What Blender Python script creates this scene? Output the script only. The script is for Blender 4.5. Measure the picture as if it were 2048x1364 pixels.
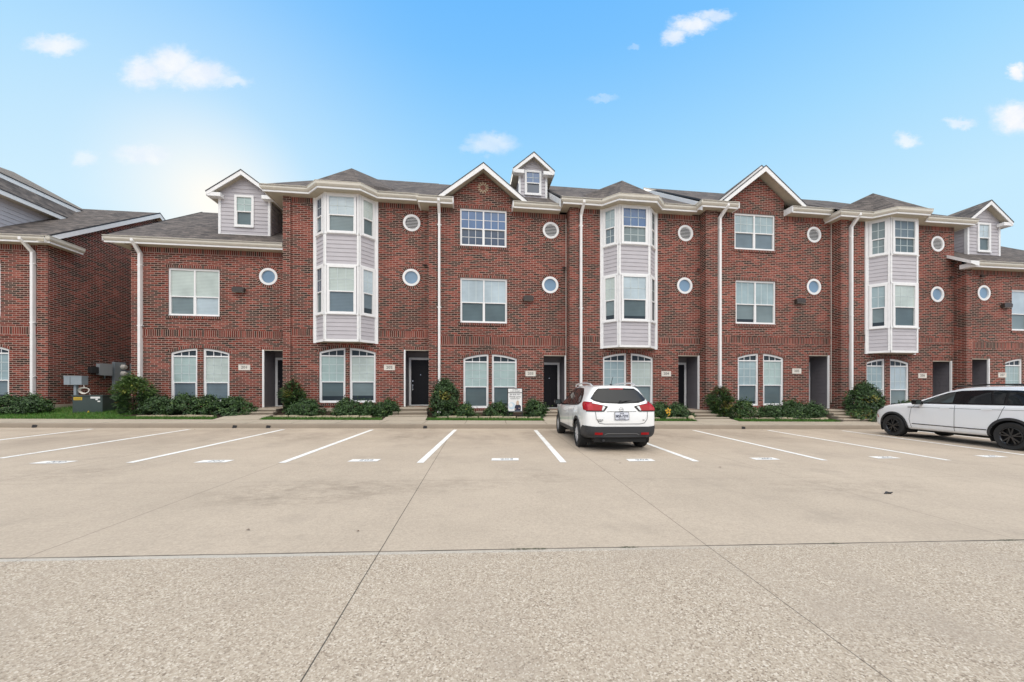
import bpy, bmesh, math, random
from mathutils import Vector, Matrix
from mathutils.geometry import tessellate_polygon
from mathutils.bvhtree import BVHTree
random.seed(7); SL = .66
C = bpy.context.scene.collection
R = math.radians
for o in list(bpy.data.objects): bpy.data.objects.remove(o)

# ------------------------------------------------------------------ camera
CAMH = 1.37
cam = bpy.data.objects.new("camera", bpy.data.cameras.new("camera")); C.objects.link(cam)
cam.location = (0, 0, CAMH); cam.rotation_euler = (R(90), 0, R(-7))
cam.data.sensor_width = 36; cam.data.lens = 36*720/2048; cam.data.shift_y = 99/2048
cam.data.clip_end = 2000; cam.data.clip_start = .05
sc = bpy.context.scene; sc.camera = cam
vs = sc.view_settings; sc.display_settings.display_device = 'sRGB'
vs.view_transform = 'Standard'; vs.look = 'None'; vs.exposure = 0.0; vs.gamma = 1
sc.cycles.max_bounces = 6; sc.cycles.diffuse_bounces = 3; sc.cycles.use_denoising = True

# ------------------------------------------------------------------ node helper
class NT:
    def __init__(s, tree): s.t = tree; s.n = tree.nodes; s.l = tree.links
    def new(s, typ, **kw):
        n = s.n.new(typ)
        for k, v in kw.items(): setattr(n, k, v)
        return n
    def inp(s, node, i, v):
        if hasattr(v, 'is_output') or isinstance(v, bpy.types.NodeSocket): s.l.new(v, node.inputs[i])
        elif v is not None: node.inputs[i].default_value = v
    def m(s, op, a, b=None, c=None, clamp=False):
        n = s.new('ShaderNodeMath', operation=op, use_clamp=clamp)
        s.inp(n, 0, a)
        if b is not None: s.inp(n, 1, b)
        if c is not None: s.inp(n, 2, c)
        return n.outputs[0]
    def vm(s, op, a, b=None, scale=None):
        n = s.new('ShaderNodeVectorMath', operation=op); s.inp(n, 0, a)
        if b is not None: s.inp(n, 1, b)
        if scale is not None: s.inp(n, 3, scale)
        return n.outputs[1] if op in ('DOT_PRODUCT', 'LENGTH') else n.outputs[0]
    def sep(s, v):
        n = s.new('ShaderNodeSeparateXYZ'); s.inp(n, 0, v); return n.outputs
    def comb(s, x, y, z=0.0):
        n = s.new('ShaderNodeCombineXYZ'); s.inp(n, 0, x); s.inp(n, 1, y); s.inp(n, 2, z); return n.outputs[0]
    def mix(s, f, a, b, blend='MIX'):
        n = s.new('ShaderNodeMix', data_type='RGBA', blend_type=blend); n.clamp_factor = True
        s.inp(n, 0, f)
        for i, v in ((6, a), (7, b)):
            s.inp(n, i, (*v, 1) if isinstance(v, tuple) and len(v) == 3 else v)
        return n.outputs[2]
    def noise(s, vec, scale, detail=3, rough=.5, col=False):
        n = s.new('ShaderNodeTexNoise'); s.inp(n, 0, vec); n.inputs['Scale'].default_value = scale
        n.inputs['Detail'].default_value = detail; n.inputs['Roughness'].default_value = rough
        return n.outputs[1 if col else 0]
    def ramp(s, f, stops, interp='LINEAR'):
        n = s.new('ShaderNodeValToRGB'); s.inp(n, 0, f); r = n.color_ramp; r.interpolation = interp
        while len(r.elements) < len(stops): r.elements.new(.5)
        for e, (p, c) in zip(r.elements, stops): e.position = p; e.color = (*c, 1) if len(c) == 3 else c
        return n.outputs[0]
    def mr(s, v, a, b, c=0., d=1., smooth=False):
        n = s.new('ShaderNodeMapRange'); n.clamp = True
        if smooth: n.interpolation_type = 'SMOOTHSTEP'
        s.inp(n, 0, v)
        for i, q in enumerate((a, b, c, d)): n.inputs[i+1].default_value = q
        return n.outputs[0]

# ------------------------------------------------------------------ world: hazy blue sky, unseen bright fill added overhead and behind the viewer
SUN_AZ, SUN_EL = -32.3, 22.0
W = bpy.data.worlds.new("World"); sc.world = W; W.use_nodes = True
t = NT(W.node_tree); t.n.clear()
gen = t.new('ShaderNodeTexCoord').outputs['Generated']
d = t.vm('NORMALIZE', gen); dx, dy, dz = t.sep(d)
blue = t.ramp(t.m('MAXIMUM', dz, 0.0), [(0.0, (.66, .86, 1.0)), (.34, (.56, .83, 1.0)), (.52, (.36, .70, 1.0)), (.68, (.20, .55, 1.0)), (.78, (.14, .48, 1.0)), (1., (.12, .45, 1.))])
sund = Vector((math.sin(R(SUN_AZ))*math.cos(R(SUN_EL)), math.cos(R(SUN_AZ))*math.cos(R(SUN_EL)), math.sin(R(SUN_EL))))
sdot = t.vm('DOT_PRODUCT', d, tuple(sund))
ang = t.m('MULTIPLY', t.m('ARCCOSINE', sdot), 180/math.pi)
g1 = t.m('POWER', t.mr(ang, 34, 1, 0, 1), 2.0)
col = t.mix(t.m('MULTIPLY', g1, .62), blue, (.82, .93, 1.0))
g2 = t.m('POWER', t.mr(ang, 11.5, .5, 0, 1), 1.5)
col = t.mix(g2, col, (1.05, 1.01, .93))
# small fair-weather clouds: each a soft patch about its own direction, in coordinates flat along the horizon to the north
fw = t.m('MAXIMUM', t.vm('DOT_PRODUCT', d, (math.sin(R(7)), math.cos(R(7)), 0)), .02)
cu = t.m('DIVIDE', t.vm('DOT_PRODUCT', d, (math.cos(R(7)), -math.sin(R(7)), 0)), fw); cv = t.m('DIVIDE', dz, fw)
flat = t.comb(cu, t.m('MULTIPLY', cv, 1.5), 0.0)
n3 = t.sep(t.noise(flat, 13, 4, .55, True)); n4 = t.sep(t.noise(t.vm('ADD', flat, (3.1, 1.7, .4)), 36, 5, .65, True))
wu = t.m('ADD', cu, t.m('ADD', t.m('MULTIPLY', t.m('SUBTRACT', n3[0], .5), .055), t.m('MULTIPLY', t.m('SUBTRACT', n4[0], .5), .05)))
wv = t.m('ADD', cv, t.m('ADD', t.m('MULTIPLY', t.m('SUBTRACT', n3[1], .5), .03), t.m('MULTIPLY', t.m('SUBTRACT', n4[1], .5), .04)))
cm = None
for a, e, wa, we, st in [(-1.272,0.960,0.089,0.032,0.9),(-1.026,0.883,0.067,0.048,1),(-0.950,0.907,0.083,0.057,1),(-0.867,0.876,0.099,0.045,1),(-0.781,0.858,0.054,0.021,0.6),(-1.186,0.643,0.045,0.024,0.5),(-1.026,0.654,0.088,0.032,0.7),(-0.054,0.685,0.077,0.032,0.6),(-0.124,0.671,0.032,0.013,0.3),(0.446,0.985,0.038,0.029,0.85),(0.501,1.015,0.070,0.030,0.95),(0.564,1.040,0.057,0.018,0.7),(0.335,0.956,0.019,0.008,0.25),(0.251,0.810,0.048,0.010,0.25),(1.099,0.694,0.043,0.022,0.75),(1.244,0.743,0.051,0.016,0.7),(1.397,0.757,0.073,0.048,1.1),(1.408,0.883,0.032,0.029,1.1)]:
    q = t.m('SQRT', t.m('ADD', t.m('POWER', t.m('DIVIDE', t.m('SUBTRACT', wu, a), wa*1.2), 2.0), t.m('POWER', t.m('DIVIDE', t.m('SUBTRACT', wv, e), we*1.2), 2.0)))
    v = t.mr(q, 1.0, .25, 0, st, True)
    cm = v if cm is None else t.m('MAXIMUM', cm, v)
shade = t.mix(t.mr(t.noise(d, 30, 5, .6), .35, .65, 0, 1), (.84, .90, 1.0), (1., 1., 1.))
col = t.mix(t.m('MULTIPLY', cm, .92, clamp=True), col, shade)
# added fill: unseen white sky overhead and behind, to light the shaded fronts
beh = t.mr(dy, .25, -.55, 0, 1, True); lowb = t.m('MULTIPLY', beh, t.mr(dz, .52, .30, 0, 1, True))
top = t.mr(dz, .80, .97, 0, 1, True)
hz = t.m('MAXIMUM', beh, top)
cl = t.mr(t.noise(d, 3.2, 4, .55), .3, .7, 2.35, 3.45)
bright = t.vm('SCALE', (1.0, .965, .91), scale=cl)
col = t.mix(hz, col, bright)
patch = t.mix(t.mr(t.noise(d, 4.5, 5, .6), .45, .62, 0, 1), (.26, .42, .72), (.85, .88, .92))
col = t.mix(lowb, col, patch)
bg = t.new('ShaderNodeBackground'); t.inp(bg, 0, col); bg.inputs[1].default_value = 1.0
t.l.new(bg.outputs[0], t.new('ShaderNodeOutputWorld').inputs[0])

# ------------------------------------------------------------------ sun, low behind the houses
sl = bpy.data.lights.new("sun", 'SUN'); sl.energy = 2.5; sl.angle = R(.6); sl.color = (1, .9, .75)
so = bpy.data.objects.new("sun", sl); C.objects.link(so); so.rotation_euler = sund.to_track_quat('Z', 'Y').to_euler()

# ------------------------------------------------------------------ materials
def mat(name, col=(.5, .5, .5), rough=.6, metal=0., spec=.5, coat=0., build=None):
    m = bpy.data.materials.new(name); m.use_nodes = True
    tt = NT(m.node_tree); b = m.node_tree.nodes['Principled BSDF']
    b.inputs['Base Color'].default_value = (*col, 1); b.inputs['Roughness'].default_value = rough
    b.inputs['Metallic'].default_value = metal; b.inputs['Specular IOR Level'].default_value = spec
    b.inputs['Coat Weight'].default_value = coat; b.inputs['Coat Roughness'].default_value = .03
    if build: build(tt, b)
    return m
def uvs(tt): return tt.new('ShaderNodeUVMap').outputs[0]
def objc(tt):
    return tt.new('ShaderNodeNewGeometry').outputs['Position']
def bump(tt, b, h, s=.4, dist=.01):
    n = tt.new('ShaderNodeBump'); n.inputs['Strength'].default_value = s; n.inputs['Distance'].default_value = dist
    tt.inp(n, 'Height', h); tt.l.new(n.outputs[0], b.inputs['Normal'])
def noisy(col, amt=.12, scale=6, fine=60):
    def f(tt, b):
        p = objc(tt); n = tt.noise(p, scale, 4); n2 = tt.noise(p, fine, 2)
        k = tt.m('ADD', tt.mr(n, .25, .75, 1-amt, 1+amt), tt.mr(n2, .3, .7, -amt*.4, amt*.4))
        tt.inp(b, 'Base Color', tt.vm('SCALE', col, scale=k))
    return f
def brick_build(tt, b, off=.5):
    uv = uvs(tt)
    n = tt.new('ShaderNodeTexBrick'); n.offset = off; n.squash = 1
    tt.inp(n, 0, uv)
    n.inputs['Color1'].default_value = (0, 0, 0, 1); n.inputs['Color2'].default_value = (1, 1, 1, 1); n.inputs['Mortar'].default_value = (.5, .5, .5, 1)
    n.inputs['Scale'].default_value = 1; n.inputs['Mortar Size'].default_value = .0095; n.inputs['Mortar Smooth'].default_value = .1
    n.inputs['Bias'].default_value = 0; n.inputs['Brick Width'].default_value = .282; n.inputs['Row Height'].default_value = .0855
    rnd = n.outputs[0]; mort = n.outputs[1]
    p = objc(tt)
    cl = tt.noise(p, 1.1, 3, .6); big = tt.noise(p, .35, 3, .6)
    k = tt.m('ADD', tt.m('MULTIPLY', tt.sep(rnd)[0], .72), tt.mr(cl, .3, .7, -.05, .33))
    c = tt.ramp(k, [(0, (.026, .018, .014)), (.22, (.045, .025, .019)), (.38, (.098, .029, .021)), (.58, (.165, .033, .023)), (.80, (.255, .050, .034)), (1, (.34, .10, .07))])
    c = tt.mix(tt.mr(tt.noise(p, 40, 3), .35, .7, 0, .3), c, (.05, .035, .03))
    mc = tt.mix(tt.noise(p, 9, 3), (.35, .245, .20), (.48, .365, .31))
    tt.inp(b, 'Base Color', tt.vm('SCALE', tt.mix(mort, c, mc), scale=tt.mr(big, .3, .7, .82, 1.12)))
    bump(tt, b, tt.m('ADD', tt.m('MULTIPLY', mort, -1.), tt.m('MULTIPLY', tt.noise(p, 90, 2), .4)), .5, .008)
def shingle_build(tt, b):
    n = tt.new('ShaderNodeTexBrick'); n.offset = .37; tt.inp(n, 0, uvs(tt))
    n.inputs['Color1'].default_value = (0, 0, 0, 1); n.inputs['Color2'].default_value = (1, 1, 1, 1); n.inputs['Mortar'].default_value = (.0, .0, .0, 1)
    n.inputs['Scale'].default_value = 1; n.inputs['Mortar Size'].default_value = .009; n.inputs['Mortar Smooth'].default_value = .5
    n.inputs['Brick Width'].default_value = .31; n.inputs['Row Height'].default_value = .145
    p = objc(tt)
    k = tt.m('ADD', tt.m('MULTIPLY', tt.sep(n.outputs[0])[0], .6), tt.mr(tt.noise(p, 3, 4, .7), .3, .7, 0, .4))
    c = tt.ramp(k, [(0, (.04, .036, .035)), (.3, (.085, .074, .069)), (.6, (.132, .112, .101)), (1, (.20, .17, .152))])
    c = tt.mix(tt.m('MULTIPLY', n.outputs[1], .6), c, (.03, .026, .025))
    tt.inp(b, 'Base Color', c); bump(tt, b, tt.noise(p, 120, 2), .3, .01)
def pane_build(base, amp=.10, pitch=.062):
    def f(tt, b):
        u = uvs(tt); ux, uy, _ = tt.sep(u); p = objc(tt)
        s = tt.m('SINE', tt.m('MULTIPLY', uy, 2*math.pi/pitch))
        k = tt.m('ADD', 1.0, tt.m('MULTIPLY', s, amp))
        k = tt.m('MULTIPLY', k, tt.mr(tt.noise(p, 1.3, 3), .3, .7, .84, 1.12))
        tt.inp(b, 'Base Color', tt.vm('SCALE', base, scale=k))
    return f
M = {}
M['brick'] = mat('brick', rough=.85, spec=.2, build=brick_build)
M['soldier'] = mat('soldier_brick', rough=.85, spec=.2, build=lambda tt, b: brick_build(tt, b, 0.))
M['shingle'] = mat('shingle', rough=.9, spec=.2, build=shingle_build)
M['trim'] = mat('white_trim', rough=.45, build=noisy((.80, .80, .80), .04))
M['gutter'] = mat('gutter_paint', rough=.4, build=noisy((.62, .585, .51), .05))
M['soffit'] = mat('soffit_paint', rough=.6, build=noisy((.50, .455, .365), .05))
M['pipe'] = mat('downspout_paint', rough=.4, build=noisy((.80, .79, .78), .05))
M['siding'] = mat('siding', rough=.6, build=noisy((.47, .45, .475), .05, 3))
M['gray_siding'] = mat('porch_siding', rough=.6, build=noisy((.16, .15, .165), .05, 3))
M['edge'] = mat('drip_edge', (.03, .03, .035), .5)
M['blind'] = mat('blind_pane', rough=.35, coat=1, build=pane_build((.36, .47, .45)))
M['blind2'] = mat('pale_blind_pane', rough=.35, coat=1, build=pane_build((.44, .53, .57)))
M['screen'] = mat('screen_pane', rough=.35, coat=.35, build=pane_build((.088, .13, .14), .14))
M['screen2'] = mat('blue_screen_pane', rough=.35, coat=.35, build=pane_build((.135, .185, .215), .14))
M['blind3'] = mat('cream_blind_pane', rough=.35, coat=1, build=pane_build((.47, .54, .50), .14)); M['blind4'] = mat('grey_blind_pane', rough=.35, coat=1, build=pane_build((.31, .41, .43), .14))
M['screen3'] = mat('pale_screen_pane', rough=.35, coat=.35, build=pane_build((.17, .225, .235), .14))
M['dark'] = mat('dark_pane', rough=.3, spec=.25, coat=.08, build=pane_build((.028, .04, .05), .0))
M['skypane'] = mat('sky_reflection_pane', rough=.1, coat=.5, build=pane_build((.065, .14, .29), .0))  # reflected blue sky painted into the pane colour
M['navypane'] = mat('navy_pane', rough=.1, coat=.5, build=pane_build((.05, .075, .12), .05))
M['frost'] = mat('frosted_pane', rough=.3, coat=1, build=pane_build((.19, .30, .42), .0))
M['muntin'] = mat('muntin', (.55, .62, .62), .4)
M['door'] = mat('door_paint', (.009, .009, .012), .5, spec=.25)
M['chrome'] = mat('nickel', (.6, .6, .6), .25, 1.)
M['bronze'] = mat('bronze_fixture', (.045, .035, .03), .45)
M['white'] = mat('white_paint', rough=.6, build=noisy((.80, .80, .79), .06, 4))
def line_build(tt, b):
    p = objc(tt); k = tt.mr(tt.m('ADD', tt.m('MULTIPLY', tt.noise(p, 4, 5, .7), .6), tt.m('MULTIPLY', tt.noise(p, 45, 4, .7), .4)), .50, .64, 0, .75)
    tt.inp(b, 'Base Color', tt.mix(k, (.78, .775, .75), (.50, .43, .36)))
M['line'] = mat('worn_line_paint', rough=.7, build=line_build)
M['black'] = mat('black_plastic', (.02, .02, .022), .55)
M['plaque'] = mat('cast_stone', rough=.7, build=noisy((.70, .66, .60), .05))
M['gray_ink'] = mat('grey_numeral', (.22, .22, .22), .6)
M['stencil'] = mat('stencil_black', (.10, .105, .12), .7)
M['ink'] = mat('black_ink', (.03, .03, .035), .6)
M['slot'] = mat('vent_shadow_gap', (.10, .10, .105), .8)
M['steel2'] = mat('pale_grey_enclosure', rough=.5, build=noisy((.36, .39, .41), .06))
M['steel'] = mat('grey_enclosure', rough=.5, build=noisy((.27, .31, .34), .06))
M['concrete'] = None

def conc_build(base, dirt=.25, agg=False):
    def f(tt, b):
        p = objc(tt)
        n1 = tt.noise(p, .35, 4, .6); n2 = tt.noise(p, 3.0, 4, .65); n3 = tt.noise(p, 85, 2, .6)
        k = tt.m('ADD', tt.mr(n1, .3, .7, .90, 1.08), tt.mr(n2, .3, .7, -.05, .05))
        k = tt.m('ADD', k, tt.mr(n3, .3, .7, -.07, .07))
        c = tt.vm('SCALE', base, scale=k)
        c = tt.mix(tt.mr(n2, .62, .8, 0, dirt), c, tuple(x*.55 for x in base))
        tt.inp(b, 'Base Color', c); bump(tt, b, n3, .25, .01)
    return f
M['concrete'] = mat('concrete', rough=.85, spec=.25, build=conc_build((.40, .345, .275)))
M['dirt_shade'] = mat('dirt_shade_concrete', rough=.85, spec=.25, build=conc_build((.255, .21, .162), .6))  # real dirt on the kerb face; painted shade on the step risers

# parking lot: broom finished beyond the long joint, exposed aggregate before it
JA, JB = Vector((-3.68, 3.33)), Vector((5.25, 2.81))
def lot_build(tt, b):
    p = objc(tt); px, py, pz = tt.sep(p)
    wob = tt.m('MULTIPLY', tt.m('SUBTRACT', tt.noise(p, 1.7, 3), .5), .03)
    def dist(a, c_):
        dv = (c_-a).normalized(); n = Vector((-dv.y, dv.x))
        return tt.m('ADD', tt.m('ADD', tt.m('MULTIPLY', px, n.x), tt.m('MULTIPLY', py, n.y)), -n.dot(a))
    jd = tt.m('ADD', dist(JA, JB), tt.m('MULTIPLY', wob, .35))
    near = tt.mr(jd, .0, -.04, 0, 1)
    n1 = tt.noise(p, .30, 4, .6); n2 = tt.noise(p, 1.6, 5, .65); n3 = tt.noise(p, 60, 3, .65)
    far_c = (.425, .352, .277)
    k = tt.m('ADD', tt.mr(n1, .3, .7, .92, 1.07), tt.mr(n2, .3, .7, -.05, .045)); k = tt.m('ADD', k, tt.mr(n3, .3, .7, -.12, .12)); k = tt.m('ADD', k, tt.mr(tt.noise(p, 24, 3, .7), .3, .7, -.07, .07))
    cf = tt.vm('SCALE', far_c, scale=k)
    cf = tt.mix(tt.mr(tt.noise(p, .9, 6, .7), .55, .74, 0, .42), cf, (.25, .21, .17))
    stall = tt.m('MULTIPLY', tt.mr(py, 8.2, 10.5, 0, 1, True), tt.mr(tt.noise(tt.comb(tt.m('MULTIPLY', px, 1.0), tt.m('MULTIPLY', py, .55), 2.0), .75, 5, .65), .44, .66, 0, .5))
    cf = tt.mix(stall, cf, (.23, .185, .145))
    st = tt.noise(tt.comb(tt.m('MULTIPLY', px, .35), tt.m('MULTIPLY', py, 2.2), 0.0), 1.2, 4, .7)
    cf = tt.mix(tt.mr(st, .58, .78, 0, .25), cf, (.27, .225, .175))
    # spilled and tracked dirt: broken patches where cars stop and turn
    for sx, sy, rx_, ry_, am in ((-2.1, 5.1, 1.4, .7, .42), (-.6, 5.3, 1.6, .5, .25), (1.3, 5.6, .6, .35, .3), (-1.6, 11.0, .8, 1.0, .5), (2.1, 11.4, .5, .9, .4), (3.6, 7.6, .9, .5, .3), (6.3, 10.6, .9, 1.1, .35), (-4.9, 11., 1., 1.1, .35), (9.2, 10.5, .9, 1.0, .35), (-6.4, 6.4, 1.2, .6, .25), (5.6, 4.7, 1.5, .5, .25)):
        q = tt.m('ADD', tt.m('POWER', tt.m('DIVIDE', tt.m('SUBTRACT', px, sx), rx_), 2.0), tt.m('POWER', tt.m('DIVIDE', tt.m('SUBTRACT', py, sy), ry_), 2.0))
        v = tt.m('MULTIPLY', tt.mr(q, 1.3, .1, 0, am, True), tt.mr(tt.noise(tt.comb(tt.m('MULTIPLY', px, .8), tt.m('MULTIPLY', py, 1.4), sx), 4.5, 8, .82), .44, .60, 0, 1))
        cf = tt.mix(v, cf, (.15, .118, .088))
    vo = tt.new('ShaderNodeTexVoronoi'); vo.inputs['Scale'].default_value = 118; tt.inp(vo, 0, p)
    vc = tt.sep(vo.outputs['Color'])[0]
    ca = tt.ramp(vc, [(0, (.16, .12, .087)), (.13, (.285, .227, .172)), (.42, (.385, .318, .245)), (.80, (.455, .385, .305)), (1, (.63, .56, .47))])
    ca = tt.mix(tt.mr(n2, .3, .7, .0, .5), ca, (.42, .35, .275))
    ca = tt.mix(tt.mr(tt.noise(p, .8, 5, .6), .48, .68, 0, .32), ca, (.30, .25, .205))
    c = tt.mix(near, cf, ca)
    # joints and cracks
    seam = tt.mr(tt.m('ABSOLUTE', jd), .013, .004, 0, 1)
    lip = tt.m('MULTIPLY', tt.mr(tt.m('ABSOLUTE', tt.m('ADD', jd, .034)), .034, .014, 0, .5), tt.mr(px, 3.2, -1.5, .12, 1))
    c = tt.mix(lip, c, (.47, .46, .43))
    c = tt.mix(tt.m('MULTIPLY', seam, tt.mr(tt.noise(p, 2.2, 4), .3, .6, .45, 1.)), c, (.045, .04, .033))
    for a, q, w, s in (((-.80, .8), (-.50, 12.9), .0024, .95), ((1.95, .8), (2.62, 9.), .002, .8), ((-3.56, .8), (-3.30, 12.9), .0035, .45),
                       ((-6.45, .8), (-6.98, 13.4), .0035, .45), ((5.12, .8), (5.60, 12.6), .0045, .28), ((8.0, .8), (8.7, 12.2), .004, .35), ((-12, 6.12), (14, 4.85), .004, .22)):
        dd = tt.m('ABSOLUTE', tt.m('ADD', dist(Vector(a), Vector(q)), tt.m('MULTIPLY', wob, .25)))
        c = tt.mix(tt.mr(dd, w*2.2, w, 0, s), c, (.05, .043, .036))
    # green weeds rooted along the long seam
    wd = tt.m('MULTIPLY', tt.mr(tt.m('ABSOLUTE', jd), .03, .012, 0, 1), tt.mr(tt.noise(p, .9, 2), .66, .72, 0, 1))
    c = tt.mix(wd, c, (.045, .05, .025))
    for wx_, wy_, wr_ in ((1.41, 3.0, .10), (.45, 3.06, .13), (.62, 3.05, .08), (3.35, 2.9, .06), (5.1, 2.82, .12)):
        q = tt.m('ADD', tt.m('POWER', tt.m('DIVIDE', tt.m('SUBTRACT', px, wx_), wr_), 2.0), tt.m('POWER', tt.m('DIVIDE', jd, .022), 2.0))
        c = tt.mix(tt.m('MULTIPLY', tt.mr(q, 1.2, .3, 0, .9), tt.mr(tt.noise(p, 38, 4), .38, .52, 0, 1)), c, (.05, .055, .03))
    tt.inp(b, 'Base Color', c)
    h = tt.mix(near, tt.comb(n3, n3, n3), vo.outputs['Distance'])
    bump(tt, b, h, .35, .006)
M['lot'] = mat('parking_lot_concrete', rough=.88, spec=.25, build=lot_build)
M['soil'] = mat('mulch', rough=.95, spec=.1, build=noisy((.055, .040, .030), .5, 20, 90))
M['turf'] = mat('turf_soil', rough=.95, spec=.1, build=noisy((.075, .115, .03), .35, 6, 90))
def leafm(n, c):
    def f(tt, b):
        p = objc(tt); k = tt.mr(tt.noise(p, 6, 3), .3, .7, .72, 1.3)
        tt.inp(b, 'Base Color', tt.vm('SCALE', c, scale=k))
    m = mat(n, rough=.5, spec=.4, build=f); return m
M['leaf_dark'] = leafm('dark_leaf', (.024, .054, .017)); M['leaf'] = leafm('green_leaf', (.048, .10, .026)); M['leaf_lite'] = leafm('light_leaf', (.09, .15, .032))
M['leaf_yel'] = leafm('yellow_leaf', (.20, .19, .035)); M['leaf_red'] = leafm('bronze_leaf', (.10, .055, .03)); M['stem'] = mat('stem', (.10, .065, .045), .8)
M['blade'] = leafm('grass_blade', (.05, .15, .015)); M['blade2'] = leafm('pale_grass_blade', (.10, .19, .03))
M['stone'] = mat('limestone', rough=.85, build=noisy((.48, .40, .28), .2, 5))

# ------------------------------------------------------------------ mesh builder
class MB:
    def __init__(s): s.v = []; s.f = []; s.mi = []; s.uv = []; s.ms = []
    def mid(s, m):
        if m not in s.ms: s.ms.append(m)
        return s.ms.index(m)
    def face(s, pts, m, flip=False, uv=None):
        pts = [Vector(p) for p in pts]; i0 = len(s.v); s.v += pts
        s.f.append(list(range(i0, i0+len(pts)))); s.mi.append(s.mid(m))
        if uv is None: uv = s.auto(pts, flip)
        s.uv += uv
    @staticmethod
    def auto(pts, flip=False):
        n = Vector((0, 0, 0))
        for i in range(len(pts)):
            a, b = pts[i], pts[(i+1) % len(pts)]
            n += Vector(((a.y-b.y)*(a.z+b.z), (a.z-b.z)*(a.x+b.x), (a.x-b.x)*(a.y+b.y)))
        n = n.normalized() if n.length > 1e-12 else Vector((0, 0, 1))
        tx = Vector((0, 0, 1)).cross(n) if abs(n.z) < .98 else Vector((1, 0, 0))
        tx.normalize()
        if abs(tx.x) > abs(tx.y): tx = tx if tx.x > 0 else -tx
        else: tx = tx if tx.y > 0 else -tx
        ty = n.cross(tx)
        if ty.z < 0: ty = -ty
        r = [(p.dot(tx), p.dot(ty)) for p in pts]
        return [(b, a) for a, b in r] if flip else r
    def box(s, a, b, m, flip=False):
        x0, y0, z0 = a; x1, y1, z1 = b
        p = [(x0,y0,z0),(x1,y0,z0),(x1,y1,z0),(x0,y1,z0),(x0,y0,z1),(x1,y0,z1),(x1,y1,z1),(x0,y1,z1)]
        for q in ((0,1,5,4),(1,2,6,5),(2,3,7,6),(3,0,4,7),(4,5,6,7),(3,2,1,0)): s.face([p[i] for i in q], m, flip)
    def plate(s, outer, holes, y0, y1, m, side=None, flip=False, T=None, back=True):
        """extruded plate with holes; outline in (x,z), front at y0, back at y1; T maps (x,y,z)"""
        T = T or (lambda x, y, z: (x, y, z)); side = side or m
        loops = [outer]+list(holes); flat = [p for l in loops for p in l]
        tris = tessellate_polygon([[Vector((p[0], p[1], 0)) for p in l] for l in loops])
        for tr in tris:
            q = [flat[i] for i in tr]
            ar = (q[1][0]-q[0][0])*(q[2][1]-q[0][1])-(q[2][0]-q[0][0])*(q[1][1]-q[0][1])
            if ar < 0: q = q[::-1]
            uv = [(a, b) for a, b in q]; uv = [(b, a) for a, b in uv] if flip else uv
            s.face([T(a, y0, b) for a, b in q], m, uv=uv)
            if back: s.face([T(a, y1, b) for a, b in q[::-1]], m)
        for k, l in enumerate(loops):
            for i in range(len(l)):
                a, b = l[i], l[(i+1) % len(l)]
                s.face([T(a[0], y0, a[1]), T(a[0], y1, a[1]), T(b[0], y1, b[1]), T(b[0], y0, b[1])], side, flip)
    def tube(s, pts, r, m, n=8, caps=True):
        pts = [Vector(p) for p in pts]; rings = []
        rr = r if isinstance(r, (list, tuple)) else [r]*len(pts)
        for i, p in enumerate(pts):
            dv = (pts[min(i+1, len(pts)-1)]-pts[max(i-1, 0)]).normalized()
            a = Vector((0, 0, 1)).cross(dv) if abs(dv.z) < .95 else Vector((1, 0, 0)).cross(dv)
            a.normalize(); b = dv.cross(a)
            rings.append([p+(a*math.cos(2*math.pi*k/n)+b*math.sin(2*math.pi*k/n))*rr[i] for k in range(n)])
        for i in range(len(rings)-1):
            for k in range(n): s.face([rings[i][k], rings[i][(k+1) % n], rings[i+1][(k+1) % n], rings[i+1][k]], m)
        if caps: s.face(rings[0][::-1], m); s.face(rings[-1], m)
    def bar(s, a, b, w, h, m):
        """rectangular bar between two points"""
        a, b = Vector(a), Vector(b); dv = (b-a).normalized()
        x = Vector((0, 0, 1)).cross(dv) if abs(dv.z) < .95 else Vector((1, 0, 0)).cross(dv)
        x.normalize(); y = dv.cross(x); x *= w/2; y *= h/2
        A = [a-x-y, a+x-y, a+x+y, a-x+y]; B = [b-x-y, b+x-y, b+x+y, b-x+y]
        for i in range(4): s.face([A[i], A[(i+1) % 4], B[(i+1) % 4], B[i]], m)
        s.face(A[::-1], m); s.face(B, m)
    def sweep(s, path, prof, m):
        """profile [(out,z)] along plan polyline, mitred; out is to the right-hand side of travel"""
        P = [Vector((p[0], p[1])) for p in path]; nrm = []
        for i in range(len(P)-1):
            dv = (P[i+1]-P[i]).normalized(); nrm.append(Vector((dv.y, -dv.x)))
        rows = []
        for i, p in enumerate(P):
            if i == 0: off = nrm[0]
            elif i == len(P)-1: off = nrm[-1]
            else:
                b = (nrm[i-1]+nrm[i]).normalized(); off = b/max(.3, b.dot(nrm[i]))
            rows.append([(p.x+off.x*o, p.y+off.y*o, z) for o, z in prof])
        k = len(prof)
        for i in range(len(rows)-1):
            for j in range(k): s.face([rows[i][j], rows[i+1][j], rows[i+1][(j+1) % k], rows[i][(j+1) % k]], m)
        s.face(rows[0], m); s.face(rows[-1][::-1], m)
    def build(s, name, parent=None, smooth=False, loc=None):
        me = bpy.data.meshes.new(name)
        me.from_pydata([tuple(v) for v in s.v], [], s.f)
        for m in s.ms: me.materials.append(M[m] if isinstance(m, str) else m)
        me.polygons.foreach_set('material_index', s.mi)
        ul = me.uv_layers.new(name='UVMap'); ul.data.foreach_set('uv', [c for q in s.uv for c in q])
        if smooth: me.polygons.foreach_set('use_smooth', [True]*len(s.f))
        me.update()
        o = bpy.data.objects.new(name, me); C.objects.link(o)
        if parent: o.parent = parent
        if loc: o.location = loc
        return o
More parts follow.
